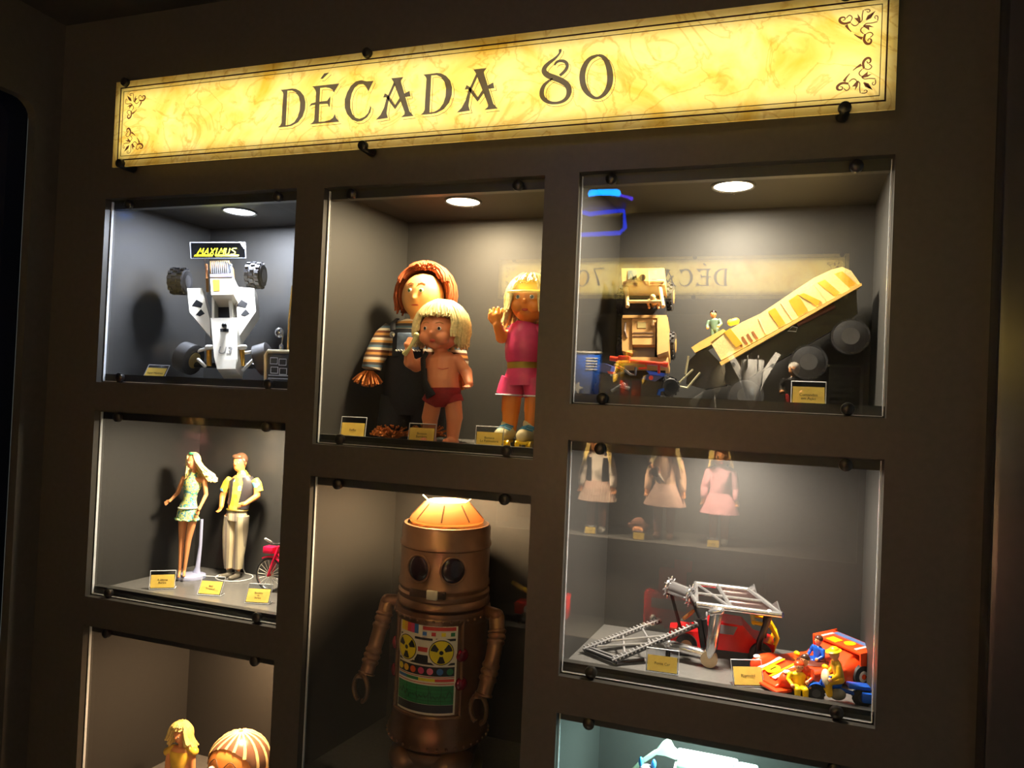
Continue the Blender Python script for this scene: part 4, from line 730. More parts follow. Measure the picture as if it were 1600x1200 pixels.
part('waist', bronze_d, t, lambda b: b.lathe([(64 * k, zv(1150)), (66 * k, zv(1158)), (60 * k, zv(1172)), (58 * k, .02)][::-1], 36))
for s in (-1, 1): part('foot', bronze, t, lambda b: b.ell((s * 33 * k, -22 * k, .030), (33 * k, 48 * k, .030), 24))
part('base', mat('olive_base', (92, 84, 52), .5), t, lambda b: b.lathe([(72 * k, 0), (72 * k, .010), (69 * k, .012)], 40))

# ------------------------------------------------------------------ white racing buggy, stood on its nose
o = at(345, 592, .062); MBG = frame(V((o.x, o.y, F1)), (.95, .30, 0), (-.14, .44, .885))
t = thing('racing_buggy', 'white toy racing buggy standing nose down with yellow lettered spoiler', 'toy car', MBG)
cr = lambda l, h: [onpl(240 + x / 5, 360 + y / 5, MBG, h) for x, y in l]; c1 = lambda x, y, h: V(cr([(x, y)], h)[0] + (h,))
wp = mat('buggy_white', (226, 220, 204), .25, 0, .03)
def pz(nm, m, l, h0, h1, par=None): return part(nm, m, par or t, lambda b: b.prism(cr(l, h1), h0, h1))
ns = pz('nose', wp, [(446, 684), (652, 682), (656, 1000), (642, 1080), (494, 1080), (472, 985)], .0, .040)
pz('nose_lip', wp, [(490, 1008), (646, 1004), (640, 1082), (494, 1082)], .030, .043, ns); pz('nose_vent', black_plastic, [(518, 768), (586, 768), (586, 790), (522, 790)], .040, .041, ns)
part('antenna_stub', black_plastic, ns, lambda b: b.cap(c1(552, 742, .04), c1(552, 742, .055), .005)); text('number', 'U3', .024, mat('number_grey', (150, 146, 140), .5), ns, T(*c1(560, 940, .0405)))
for l in ([(262, 452), (378, 450), (404, 560), (440, 700), (442, 832), (280, 638)], [(630, 440), (785, 452), (800, 632), (664, 832), (655, 690)]):
    pd = pz('side_pod', wp, l, .0, .026)
    part('pod_decal', black_plastic, pd, lambda b: [b.prism(cr([(x + (0 if l[0][0] < 400 else 350), y) for x, y in q], .0262), .026, .0266) for q in ([(298, 590), (335, 540), (385, 570), (370, 605)], [(330, 660), (370, 615), (400, 650), (360, 672)])], kind='stuff')
pz('cockpit', black_plastic, [(456, 520), (606, 520), (612, 690), (456, 690)], .0, .012)
pz('cockpit_rail', wp, [(455, 520), (474, 520), (474, 690), (455, 690)], .0, .036); pz('cockpit_rail', wp, [(582, 520), (612, 520), (616, 690), (596, 690)], .0, .036)
en = pz('engine_cover', wp, [(440, 348), (614, 345), (624, 500), (450, 504)], .0, .056); pz('cover_edge', mat('grey_violet', (120, 110, 130), .4), [(440, 340), (612, 338), (614, 362), (442, 364)], .05, .0575, en); pz('number_plate', mat('gold_sticker', (236, 170, 40), .4), [(462, 385), (516, 383), (518, 470), (468, 474)], .056, .0568, en)
pz('tail', tan_plastic, [(440, 240), (590, 236), (600, 345), (440, 345)], .0, .03)
for j in range(9): part('engine_fin', chrome, t, lambda b: b.prism(cr([(446 + j * 15.5, 238), (453 + j * 15.5, 238), (457 + j * 15.5, 336), (450 + j * 15.5, 336)], .05), .03, .05))
for x in (412, 604): part('roll_bar', chrome if x > 500 else mat('copper_bar', (150, 100, 60), .3, .5), t, lambda b: b.tube([c1(x, 268, .03), c1(x + 6, 380, .04), c1(x + 10, 480, .02)], .003, 8))
sp = part('spoiler', glassmat('smoked_plastic', (190, 192, 198), 2.0), t, lambda b: b.prism(cr([(285, 95), (715, 95), (720, 216), (292, 219)], .055), .053, .055))
part('spoiler_edge', edge_plastic, sp, lambda b: [b.tube([c1(*p, .054), c1(*q, .054)], .0009, 6) for p, q in (((285, 95), (715, 95)), ((292, 219), (720, 216)), ((715, 95), (720, 216)), ((285, 95), (292, 219)))])
yl = mat('spoiler_yellow', (244, 232, 10), .4, 0, .02)
GL = {'M': [[(0, 0), (.35, 1), (.55, .35), (.9, 1), (.9, 0)]], 'A': [[(0, 0), (.55, 1), (.85, 0)], [(.25, .35), (.75, .35)]], 'X': [[(0, 1), (.8, 0)], [(0, 0), (.8, 1)]], 'I': [[(.1, 0), (.1, 1)]], 'U': [[(0, 1), (0, .15), (.2, 0), (.6, 0), (.75, .15), (.75, 1)]], 'S': [[(.8, 1), (.1, 1), (0, .75), (.7, .4), (.75, .1), (.5, 0), (0, 0)]]}
xc = 340
for ch, wd in (('M', 52), ('A', 46), ('X', 46), ('I', 20), ('M', 52), ('U', 46), ('S', 50)):
    part('lettering', yl, sp, lambda b: [b.stroke([onpl(240 + (xc + 12 * y + x * (wd - 8)) / 5, 360 + (186 - 46 * y) / 5, MBG, .056) + (.0015,) for x, y in st], .0555, .0562) for st in GL[ch]]); xc += wd
part('underline', yl, sp, lambda b: [b.prism(cr(l, .056), .0555, .0562) for l in ([(322, 190), (462, 190), (458, 203), (316, 203)], [(478, 190), (668, 190), (660, 203), (484, 203)])], kind='stuff')
for x in (395, 600): part('spoiler_strut', clear_plastic, t, lambda b: b.tube([c1(x, 218, .053), c1(x, 300, .02)], .002, 8))
def wheel(par, c, axis, r, wdt, hub, lugs=0, name='wheel'):
    a = V(axis).normalized(); c = V(c); w_ = part(name, rubber, par, lambda b: [b.tube([c - a * wdt / 2, c - a * wdt * .42, c + a * wdt * .42, c + a * wdt / 2], [r * .88, r, r, r * .88], 28)])
    part('hub', hub, w_, lambda b: b.tube([c - a * wdt * .53, c + a * wdt * .53], r * .52, 20))
    if lugs:
        u = a.orthogonal().normalized(); v_ = a.cross(u)
        def lf(b):
            for j in range(lugs):
                for s in (-1, 0, 1): th = 2 * PI * (j + .5 * (s != 0)) / lugs; q = c + a * (s * wdt * .32) + (u * math.cos(th) + v_ * math.sin(th)) * r; b.box((0, 0, 0), (wdt * .22, r * .24, r * .22), frame(q, a, -u * math.sin(th) + v_ * math.cos(th)))
        part('tread', rubber, w_, lf, kind='stuff')
    return w_
for x, y in ((205, 398), (797, 352)): wheel(t, c1(x, y, .006), (1, 0, 0), .026, .034, mat('dark_hub', (70, 70, 72), .4), 14)
for x, y, s in ((272, 1000, -1), (862, 1005, 1)): wheel(t, c1(x, y, .012), (1, s * .35, .1), .031, .030, mat('gold_hub', (176, 150, 90), .35, .5), 0)
part('front_axle', black_plastic, t, lambda b: b.cap(c1(330, 1050, .004), c1(800, 1060, .004), .006))
for x in (432, 690): part('shock_absorber', mat('gold_shock', (196, 150, 60), .3, .6), t, lambda b: b.tube([c1(x, 905, .03), c1(x + 3, 1060, .012)], .005, 12)); part('shock_cap', white_plastic, t, lambda b: b.cap(c1(x - 12, 914, .034), c1(x + 22, 912, .034), .005))
for l in ([(330, 945), (440, 918)], [(350, 1010), (400, 1060)], [(790, 945), (700, 960)], [(790, 1000), (700, 1090)]): part('steering_rod', white_plastic, t, lambda b: b.cap(c1(*l[0], .02), c1(*l[1], .016), .0035))
o = at(440, 560, .085); t = thing('remote_control', 'black remote control box with long antenna beside the white buggy', 'remote control', V((o.x + .01, .085, F1)))
part('case', mat('grey_black_case', (60, 60, 58), .3), t, lambda b: b.box((0, 0, .034), (.074, .03, .062), None, .006))
part('case_edge', mat('champagne_edge', (200, 186, 150), .3, .6), t, lambda b: b.tube([(-.034, -.013, .006), (-.036, -.014, .058), (-.032, -.013, .066), (.034, -.013, .066)], .004, 8))
for i in range(3): part('fascia_line', edge_plastic, t, lambda b: b.box((.002, -.0155, .008 + i * .006), (.058, .001, .0012)))
for x, z in ((-.016, .048), (.004, .046), (-.014, .030), (.006, .028)): part('fascia_panel', edge_plastic, t, lambda b: b.tube([(x - .008, -.0155, z - .006), (x + .008, -.0155, z - .006), (x + .008, -.0155, z + .006), (x - .008, -.0155, z + .006)], .0008, 5, closed=True))
part('control_stick', chrome, t, lambda b: [b.cap((-.012, 0, .066), (-.012, 0, .078), .004), b.tube([(-.012, 0, .078), (-.01, 0, .1)], .0015, 6), b.ell((-.018, 0, .104), (.009, .008, .01), 12)])
part('antenna', mat('brass_antenna', (196, 170, 110), .25, .8), t, lambda b: b.tube([(.004, 0, .064), (.003, 0, .13), (.0085, 0, .196)], [.0024, .0024, .0034], 8))

# ------------------------------------------------------------------ tan jeep, stood on its nose, with its driver
o = at(1005, 618, .11); MJ = frame(V((o.x, .11, F1 + .012)), (1, 0, 0), (0, .42, .907)); t = thing('military_jeep', 'tan open toy jeep standing upright nose down with roll bar', 'toy jeep', MJ)
cj = lambda l, h: [onpl(950 + x / 5, 400 + y / 5, MJ, h) for x, y in l]; c2 = lambda x, y, h: V(cj([(x, y)], h)[0] + (h,))
def pj_(nm, m, l, h0, h1, par=None): return part(nm, m, par or t, lambda b: b.prism(cj(l, h1), h0, h1))
dkt = mat('dark_tan_line', (96, 66, 38), .5)
pj_('chassis', black_plastic, [(118, 120), (440, 120), (462, 700), (440, 1050), (200, 1050), (112, 700)], -.03, .0)
hd = pj_('hood', tan_plastic, [(188, 484), (378, 482), (368, 692), (190, 692)], 0, .034); pj_('fender', tan_plastic, [(106, 484), (187, 484), (190, 760), (110, 740)], 0, .030); pj_('fender', tan_plastic, [(384, 476), (466, 476), (472, 742), (384, 772)], 0, .042)
for y in (594, 620): pj_('hood_vent', dkt, [(196, y), (356, y), (354, y + 10), (196, y + 10)], .034, .0352, hd)
pj_('hood_plate', mat('olive_sticker', (176, 156, 96), .5), [(230, 517), (297, 517), (297, 562), (230, 562)], .034, .0350, hd); part('hood_latch', mat('pale_tan', (214, 176, 116), .4), hd, lambda b: [b.cap(c2(350, 515, .036), c2(350, 540, .036), .0035)])
part('hood_strap', dkt, t, lambda b: b.tube([c2(135, 520, .031), c2(132, 590, .033), c2(145, 640, .031)], .002, 6))
pj_('grille', mat('grey_tan', (120, 104, 82), .45), [(190, 694), (368, 694), (362, 800), (198, 800)], 0, .024); pj_('bumper', tan_plastic, [(110, 790), (470, 790), (466, 830), (114, 830)], -.01, .03)
pj_('cockpit', black_plastic, [(118, 236), (442, 236), (458, 476), (116, 476)], -.01, .012); pj_('dash', tan_plastic, [(116, 462), (458, 462), (462, 484), (112, 484)], 0, .036)
rp = pj_('rear_panel', tan_plastic, [(105, 96), (440, 94), (446, 226), (112, 228)], .0, .046)
pj_('rear_window', mat('grey_green_pane', (110, 116, 100), .2), [(155, 112), (382, 112), (382, 182), (155, 182)], .046, .0472, rp); pj_('gun_mount', tan_plastic, [(224, 104), (316, 104), (318, 196), (226, 196)], .046, .062, rp)
part('gun_lens', dkt, rp, lambda b: [b.cyl(c2(270, 168, .060), c2(270, 168, .070), .0055), b.cyl(c2(270, 168, .07), c2(270, 168, .074), .0035)]); part('ridge', mat('pale_tan', (214, 176, 116), .4), rp, lambda b: b.tube([c2(118, 200, .048), c2(440, 196, .048)], .0025, 8))
part('roll_bar', mat('pale_tan', (214, 176, 116), .4), t, lambda b: [b.tube([c2(146, 250, .04), c2(152, 396, .055)], .0035, 10), b.tube([c2(406, 244, .04), c2(430, 396, .055)], .0035, 10), b.tube([c2(150, 356, .052), c2(422, 356, .052)], .003, 10)], kind='stuff')
for x, y in ((112, 360), (478, 320), (118, 720), (492, 700)): wheel(t, c2(x, y, -.014), (1, 0, 0), .023, .016, tan_plastic, 16)
def toy_man(name, label, M, cols, s=1.0, cat='toy figure', sit=False, hat=None):
    sk, top_, leg_ = cols; f = thing(name, label, cat, M @ Matrix.Scale(s, 4))
    def bf(b):
        b.tube([(0, 0, .052), (0, 0, .047), (0, 0, .03), (0, 0, .022)], [(.006, .005), (.012, .007), (.010, .007), (.009, .0065)], 14)
        for q in (-1, 1):
            if sit: b.limb([(q * .005, 0, .024), (q * .006, -.018, .024), (q * .006, -.02, .006)], [.0055, .005, .0042], 10)
            else: b.limb([(q * .005, 0, .024), (q * .006, -.001, .012), (q * .006, 0, .002)], [.0055, .0048, .004], 10)
            b.limb([(q * .013, 0, .046), (q * .017, -.003, .036), (q * .013, -.013, .030)], [.0045, .0038, .0032], 10)
    bd = part('body', top_, f, bf, rem=.0011 / s if s > 1 else .0011)
    part('head', sk, f, lambda b: [b.ell((0, 0, .062), (.0075, .0078, .009), 16), b.cyl((0, 0, .048), (0, 0, .056), .0042)])
    part('hair', hat or eye_dark, f, lambda b: b.ell((0, .0012, .0655), (.0082, .0082, .0072), 16))
    for q in (-1, 1): part('eye', eye_dark, f, lambda b: b.ell((q * .003, -.0074, .0635), .0010, 8)); part('hand', sk, f, lambda b: b.ell((q * .013, -.0155, .0295), .0036, 10))
    part('legs', leg_, f, lambda b: [b.limb([(q * .005, 0, .0245), (q * .006, -.018, .0245), (q * .006, -.02, .006)] if sit else [(q * .005, 0, .0245), (q * .006, -.001, .012), (q * .006, 0, .0035)], [.0062, .0056, .0048], 10) for q in (-1, 1)], rem=.0011)
    return f
def local_frame(M, p): return M @ T(*p)
toy_man('soldier_figure', 'small driver figure with tan helmet seated in the tan jeep', MJ @ T(*c2(370, 395, .014)) @ RX(10), (mat('figure_skin', (210, 150, 100), .4), tan_plastic, dkt), .62, hat=mat('pale_tan', (214, 176, 116), .4))

# ------------------------------------------------------------------ tan covered truck, tail up
A = at(1126, 566, .185); B = at(1344, 445, .185); d = (B - A); d.y = 0; d.normalize(); MT = frame(A, d, V((-d.z, 0, d.x))); t = thing('missile_truck', 'long tan covered toy truck tilted tail up on black wheels', 'toy truck', MT)
ct = lambda l, h: [onpl(u, v, MT, h) for u, v in l]; c3 = lambda u, v, h: V(ct([(u, v)], h)[0] + (h,))
canvas = mat('canvas_tan', (238, 206, 140), .6, 0, .1, 300, .25); ochre = mat('ochre_band', (214, 166, 40), .55, 0, .08)
HW = .036
top_pts = [(1316, 417), (1300, 421), (1272, 434), (1240, 455), (1212, 474), (1188, 490), (1160, 503), (1136, 517), (1110, 535)]
cvr = part('canvas_cover', canvas, t, lambda b: b.prism(ct([(1127, 563), (1344, 443), (1330, 423)] + top_pts, HW), -HW, HW))
for q in ([(1131, 519), (1141, 513), (1160, 537), (1150, 543)], [(1200, 487), (1211, 481), (1227, 505), (1217, 511)], [(1232, 470), (1247, 460), (1262, 485), (1247, 494)], [(1248, 461), (1256, 458), (1282, 470), (1276, 478)], [(1277, 442), (1289, 437), (1312, 457), (1304, 463)], [(1303, 428), (1316, 424), (1337, 443), (1326, 449)]):
    part('camouflage_band', ochre, cvr, lambda b: b.prism(ct(q, HW), HW, HW + .0012))
part('side_vent', mat('brown_slot', (150, 92, 48), .5), cvr, lambda b: [b.prism(ct([(1150 + i * 8, 531 - i * 4), (1153 + i * 8, 529 - i * 4), (1161 + i * 8, 541 - i * 4), (1158 + i * 8, 543 - i * 4)], HW), HW, HW + .0008) for i in range(4)], kind='stuff')
part('cover_fold', canvas, cvr, lambda b: [b.tube([c3(*p, HW), c3(*q, HW)], .0016, 6) for p, q in (((1220, 474), (1238, 500)), ((1270, 445), (1290, 470)), ((1185, 498), (1196, 522)))], kind='stuff')
part('bed_rail', mat('bright_tan', (232, 190, 104), .4), t, lambda b: b.prism(ct([(1124, 566), (1346, 442), (1347, 446), (1127, 571)], HW + .004), -HW - .004, HW + .004))
part('chassis', black_plastic, t, lambda b: b.prism(ct([(1128, 571), (1338, 453), (1340, 490), (1320, 505), (1150, 602), (1130, 600)], .02), -.028, .02))
part('side_bar', mat('brown_bar', (120, 78, 60), .4), t, lambda b: b.tube([c3(1246, 507, .024), c3(1304, 478, .024)], .004, 8)); part('side_step', edge_plastic, t, lambda b: [b.tube([c3(1231, 517, .024), c3(1238, 510, .024), c3(1246, 512, .024), c3(1244, 518, .024)], .001, 5, closed=True)])
for u, v in ((1328, 526), (1263, 566), (1165, 618)):
    for h in (.026, -.036): wheel(t, c3(u, v, h), (0, 0, 1), .026, .018, mat('dark_hub', (70, 70, 72), .4), 26)
part('cab', black_plastic, t, lambda b: b.prism(ct([(1126, 567), (1104, 545), (1088, 552), (1076, 564), (1072, 600), (1100, 608), (1135, 602)], HW - .006), -HW + .006, HW - .006))
part('windshield_frame', mat('olive_frame', (150, 146, 116), .4), t, lambda b: [b.tube([c3(*p, h), c3(*q, h)], .002, 6) for h in (HW - .004, -HW + .004) for p, q in (((1056, 603), (1074, 606)), ((1056, 603), (1082, 578)), ((1074, 606), (1094, 582)), ((1071, 585), (1076, 556)))] + [b.tube([c3(u, v, HW - .004), c3(u, v, -HW + .004)], .002, 6) for u, v in ((1056, 603), (1082, 578), (1074, 606))], kind='stuff')
part('front_hatch', mat('bright_tan', (232, 190, 104), .4), t, lambda b: b.prism(ct([(1080, 543), (1092, 535), (1130, 514), (1136, 518), (1112, 538), (1086, 551)], HW), -HW, HW))
part('roof_clip', ochre, t, lambda b: b.cap(c3(1142, 504, 0), c3(1150, 502, 0), .006))
sm = at(1119, 516, .18); toy_man('soldier_figure', 'small soldier figure in green jacket standing behind the truck cab', T(sm.x, .185, sm.z - .016) @ RZ(-12) @ RY(-8), (mat('figure_skin', (210, 150, 100), .4), mat('green_fatigues', (80, 104, 84), .6, 0, .2, 300), mat('green_fatigues', (80, 104, 84), .6)), .72)

# ------------------------------------------------------------------ blue battle vehicle with red cannon
MV = frame(V((at(990, 600, .056).x, .056, F1)), (1, 0, 0), (0, 0, 1)); t = thing('battle_vehicle', 'small blue and black toy battle vehicle with long red cannon', 'toy vehicle', MV)
cv = lambda l, h: [onpl(890 + x / 8.889, 540 + y / 8.889, MV, h) for x, y in l]; c4 = lambda x, y, h: V(cv([(x, y)], h)[0] + (h,))
def pv(nm, m, l, h0, h1): return part(nm, m, t, lambda b: b.prism(cv(l, h1), h0, h1))
slate = mat('slate_blue_plastic', (70, 84, 150), .25); redor = mat('cannon_red', (232, 64, 36), .3)
pv('hull', black_plastic, [(350, 380), (600, 420), (1000, 470), (1280, 490), (1260, 720), (420, 720)], -.02, .012); pv('engine_block', black_plastic, [(1030, 480), (1290, 500), (1300, 690), (1080, 690)], .0, .022)
pv('front_cowl', slate, [(325, 340), (370, 255), (470, 240), (580, 285), (560, 390), (450, 370)], -.018, .022); pv('cowl_tip', redor, [(520, 355), (600, 365), (610, 405), (540, 390)], .0, .024)
pv('rear_cowl', slate, [(985, 460), (1080, 400), (1300, 430), (1190, 500)], -.015, .024); pv('seat', blue_plastic, [(1060, 345), (1330, 385), (1310, 430), (1110, 400)], -.01, .018)
part('emblem', redor, t, lambda b: b.cyl(c4(1130, 448, .024), c4(1130, 448, .0255), .0035))
part('cannon', redor, t, lambda b: [b.tube([c4(560, 175, .03), c4(690, 195, .03), c4(840, 215, .03), c4(1360, 265, .03)], [.004, .004, .0032, .003], 12), b.box(c4(760, 195, .03), (.019, .012, .014), None, .002), b.tube([c4(1240, 262, .03), c4(1240, 380, .022)], .0022, 8), b.tube([c4(1060, 250, .03), c4(1070, 310, .03), c4(960, 320, .03)], .0018, 8), b.cyl(c4(1300, 258, .03), c4(1365, 266, .03), .0045)])
part('chrome_pipe', chrome, t, lambda b: b.tube([c4(620, 265, .024), c4(740, 320, .026), c4(840, 400, .026), c4(910, 405, .026), c4(920, 300, .026)], .0022, 8)); part('chrome_arm', chrome, t, lambda b: b.tube([c4(580, 420, .024), c4(660, 400, .028), c4(760, 360, .028)], .003, 8))
part('exhaust', chrome, t, lambda b: [b.tube([c4(590, 630, .02), c4(700, 560, .026), c4(830, 600, .024)], .0032, 8), b.ell(c4(750, 545, .026), .004, 10)])
wheel(t, c4(1370, 570, .008), (.5, -.1, 1), .0145, .02, black_plastic, 14); wheel(t, c4(470, 610, -.002), (0, 0, 1), .015, .02, black_plastic, 14)
part('foot_peg', blue_plastic, t, lambda b: b.tube([c4(1310, 610, .02), c4(1250, 625, .022), c4(1235, 690, .022)], .003, 8))

# ------------------------------------------------------------------ red pickup under the chrome loading bridge
pw = atz(1186, 1029, F2); MP = T(pw.x, pw.y, F2) @ RZ(3); t = thing('toy_pickup', 'red toy pickup with yellow tail parked under the chrome bridge', 'toy car', MP)
def lp(b): b.prism([(-.150, .014), (.020, .016), (.022, .034), (-.01, .040), (-.03, .060), (-.078, .062), (-.098, .042), (-.150, .034)], -.028, .028, RX(90))
bdy = part('body', red_plastic, t, lp); part('hood_scoop', red_plastic, bdy, lambda b: b.box((-.122, 0, .040), (.03, .026, .008), None, .003))
for s in (-1, 1): part('side_window', mat('grey_window', (120, 116, 120), .15), bdy, lambda b: b.prism([(-.044, .043), (-.038, .057), (-.070, .058), (-.086, .043)], -.0285 * s, -.0295 * s, RX(90)))
part('windscreen', mat('grey_window', (120, 116, 120), .15), bdy, lambda b: b.box((-.0885, 0, .0525), (.003, .046, .02), RY(0)))
part('tail_frame', yellow_plastic, t, lambda b: [b.tube([(.018, s * .024, .02), (.026, s * .024, .045), (.014, s * .024, .064), (-.012, s * .022, .066)], .0035, 8) for s in (-1, 1)] + [b.tube([(.026, -.024, .045), (.026, .024, .045)], .003, 8), b.tube([(.018, -.024, .022), (.018, .024, .022)], .004, 8), b.tube([(-.012, -.024, .066), (-.012, .024, .066)], .004, 8)], kind='stuff')
for x in (0, -.12):
    for s in (-1, 1): wheel(t, (x, s * .03, .018), (0, 1, 0), .018, .014, mat('tan_hub', (176, 130, 96), .4))
P_ = lambda u, v, y: at(u, v, y); o = P_(1110, 1030, .13); t = thing('loading_bridge', 'chrome toy loading bridge with sprocket drum and black ladder ramp', 'toy machine', V((o.x, .15, F2)), world=True)
zp = P_(1150, 948, .14).z; a0 = P_(1088, 951, .125); a1 = P_(1222, 947, .125); b0 = P_(1086, 925, .215); b1 = P_(1170, 914, .215)
for v_ in (a0, a1, b0, b1): v_.z = zp if v_ in (a0, a1) else v_.z
b0.z = b1.z = zp + .012; a0.z = a1.z = zp
fr_ = part('platform_rail', chrome, t, lambda b: b.tube([a0, a1], .0052, 10)); part('platform_rail', chrome, t, lambda b: b.tube([b0, b1], .0045, 10)); part('platform_rail', chrome, t, lambda b: b.tube([a0, b0], .0042, 10)); part('platform_rail', chrome, t, lambda b: b.tube([a1, b1], .005, 10))
m0, m1 = a0.lerp(a1, .42), b0.lerp(b1, .42)
part('platform_bar', chrome, t, lambda b: b.tube([m0, m1], .0042, 8)); part('platform_bar', chrome, t, lambda b: b.tube([a0.lerp(b0, .5), a1.lerp(b1, .5)], .003, 8)); part('platform_bar', chrome, t, lambda b: b.tube([b0, m0], .003, 8))
part('platform_plate', mat('smoked_chrome', (96, 74, 70), .2, .8), t, lambda b: [b.bm.faces.new([b.bm.verts.new(p - V((0, 0, .002))) for p in (m0, a1, b1, m1)]), b.bm.faces.new([b.bm.verts.new(p - V((0, 0, .0035))) for p in (m1, b1, a1, m0)])])
for q in (.15, .85): c = a1.lerp(b1, q); part('platform_fin', chrome, t, lambda b: b.prism([(-.02, 0), (.014, 0), (-.001, .016)], -.001, .001, frame(c, (a1 - b1).normalized(), (0, 0, 1))))
part('post', black_plastic, t, lambda b: b.tube([P_(1204, 957, .145), P_(1187, 1002, .155), V((P_(1183, 1020, .16).x, .16, F2))], [(.005, .003)] * 3, 8)); part('post', black_plastic, t, lambda b: b.tube([P_(1198, 960, .2), P_(1192, 1000, .2), V((P_(1190, 1015, .2).x, .2, F2))], [(.005, .003)] * 3, 8)); part('bolt', edge_plastic, t, lambda b: b.ell(P_(1202, 956, .124), .004, 10))
for u0, u1 in ((1092, 1099), (1100, 1108)): part('post', black_plastic, t, lambda b: b.tube([P_(u0, 968, .15), P_(u1, 1012, .15)], [(.0045, .003)] * 2, 8))
lgb = V((P_(1108, 1026, .12).x, .12, F2 + .016))
part('piston', chrome, t, lambda b: b.tube([P_(1120, 951, .118), P_(1119, 958, .118), P_(1112, 1010, .118), lgb], [.006, .0098, .0094, .006], 18)); part('piston', chrome, t, lambda b: b.tube([P_(1044, 1007, .13), P_(1050, 1009, .13), P_(1094, 1020, .122), lgb], [.005, .0085, .008, .005], 18)); part('piston_cap', chrome, t, lambda b: b.cap(P_(1112, 957, .114), P_(1126, 955, .114), .006))
part('caster_wheel', mat('beige_caster', (190, 172, 140), .4), t, lambda b: b.tube([lgb + V((0, -.006, -.002)), lgb + V((0, .006, -.002))], .0135, 22)); part('elbow', chrome, t, lambda b: b.ell(P_(1044, 1006, .13), .0075, 14)); part('elbow_foot', black_plastic, t, lambda b: b.tube([P_(1044, 1008, .13), V((P_(1044, 1012, .13).x, .13, F2))], .004, 10))
da, db = P_(1046, 917, .175), P_(1079, 930, .155); dax = (db - da).normalized()
part('drum', chrome, t, lambda b: b.tube([da, da.lerp(db, .1), da.lerp(db, .9), db], [.006, .0115, .0115, .006], 24))
for c in (da, db):
    u = dax.orthogonal().normalized(); w3 = dax.cross(u); sp_ = part('sprocket', chrome, t, lambda b: b.tube([c + (u * math.cos(q) + w3 * math.sin(q)) * .0125 for q in [2 * PI * i / 30 for i in range(30)]], [(.0022, .0022)] * 30, 6, closed=True, ref=tuple(dax)))
    for i in range(10): q = 2 * PI * i / 10; part('tooth', chrome, sp_, lambda b: b.cap(c + (u * math.cos(q) + w3 * math.sin(q)) * .013, c + (u * math.cos(q) + w3 * math.sin(q)) * .0185, .0019, .0014, 6))
    for i in range(5): q = 2 * PI * i / 5; part('sprocket_spoke', chrome, sp_, lambda b: b.tube([c, c + (u * math.cos(q) + w3 * math.sin(q)) * .012], .0014, 6))
part('drum_arm', chrome, t, lambda b: b.tube([db + V((.004, -.006, 0)), a0 + V((.004, -.004, -.002))], .004, 10)); part('drum_bracket', black_plastic, t, lambda b: b.tube([db, P_(1094, 965, .15)], .004, 10)); part('drum_bracket', black_plastic, t, lambda b: b.tube([da, P_(1064, 985, .17)], .003, 10))
rails = [(V((atz(912, 1018, F2 + .004).x, atz(912, 1018, F2 + .004).y, F2 + .006)), P_(1032, 970, .185)), (V((atz(957, 1036, F2 + .004).x, atz(957, 1036, F2 + .004).y, F2 + .006)), P_(1090, 976, .14))]
gun = mat('gunmetal', (168, 168, 170), .3, .4); dgrey = mat('dark_grey_track', (66, 66, 68), .3)
for p, q in rails:
    dr = (q - p).normalized(); n = V((0, 0, 1)); rl = part('ramp_rail', dgrey, t, lambda b: b.box((0, 0, 0), ((q - p).length, .010, .0045), frame(p.lerp(q, .5), dr, dr.cross(V((0, 0, -1)))), .0008))
    part('ramp_edge', gun, rl, lambda b: [b.tube([p + V((0, -.005, .004)), q + V((0, -.005, .004))], .0014, 6)])
    for i in range(22): c = p.lerp(q, (i + .5) / 22) + V((0, 0, .0035)); part('rung', gun, rl, lambda b: b.box((0, 0, 0), (.0024, .0115, .004), frame(c, dr, dr.cross(V((0, 0, -1))))))
for i in range(4):
    f = .015 + .022 * i; part('ramp_slat', gun if i % 2 else black_plastic, t, lambda b: b.tube([rails[0][0].lerp(rails[0][1], f), rails[1][0].lerp(rails[1][1], f)], .0026, 8))
for f0, f1 in ((.12, .5), (.5, .14), (.3, .72), (.75, .45)): part('ramp_brace', gun, t, lambda b: b.tube([rails[0][0].lerp(rails[0][1], f0), rails[1][0].lerp(rails[1][1], f1)], .0019, 8))
part('ramp_foot', black_plastic, t, lambda b: b.tube([rails[1][0] + V((.006, -.002, 0)), V((atz(1000, 1046, F2).x, .10, F2 + .003))], .003, 8)); part('hook', mat('copper_hook', (196, 130, 80), .3, .6), t, lambda b: b.cap(P_(1069, 966, .15), P_(1083, 955, .15), .0032))

# ------------------------------------------------------------------ orange racing car with its figures
pn, prr = atz(1203, 1078, F2), atz(1352, 1058, F2); hd_ = math.atan2(pn.y - prr.y, pn.x - prr.x); ln = (pn - prr).length
MR = T((pn.x + prr.x) / 2 - .012, (pn.y + prr.y) / 2 + .014, F2) @ Matrix.Rotation(hd_, 4, 'Z'); t = thing('racing_car', 'orange red toy racing car with white stripes, yellow number disc and tail wing', 'toy car', MR)
L2 = .098; Wd = .046
def rc(b):
    prof = [(x_, z_ * .78) for x_, z_ in [(L2, .008), (L2, .014), (L2 * .72, .028), (L2 * .42, .036), (L2 * .12, .034), (-L2 * .1, .034), (-L2 * .34, .042), (-L2 * .55, .058), (-L2 * .9, .062), (-L2, .056), (-L2 * .97, .012)]]
    b.prism(prof, -Wd * .72, Wd * .72, RX(90))
    for s in (-1, 1): b.ell((L2 * .58, s * Wd * .70, .018), (.034, .015, .017), 20); b.ell((-L2 * .58, s * Wd * .74, .018), (.036, .014, .021), 20); b.box((-L2 * .02, s * Wd * .74, .017), (L2 * .9, .018, .022), None, .004)
bd = part('body', orange_plastic, t, rc, rem=.0016)
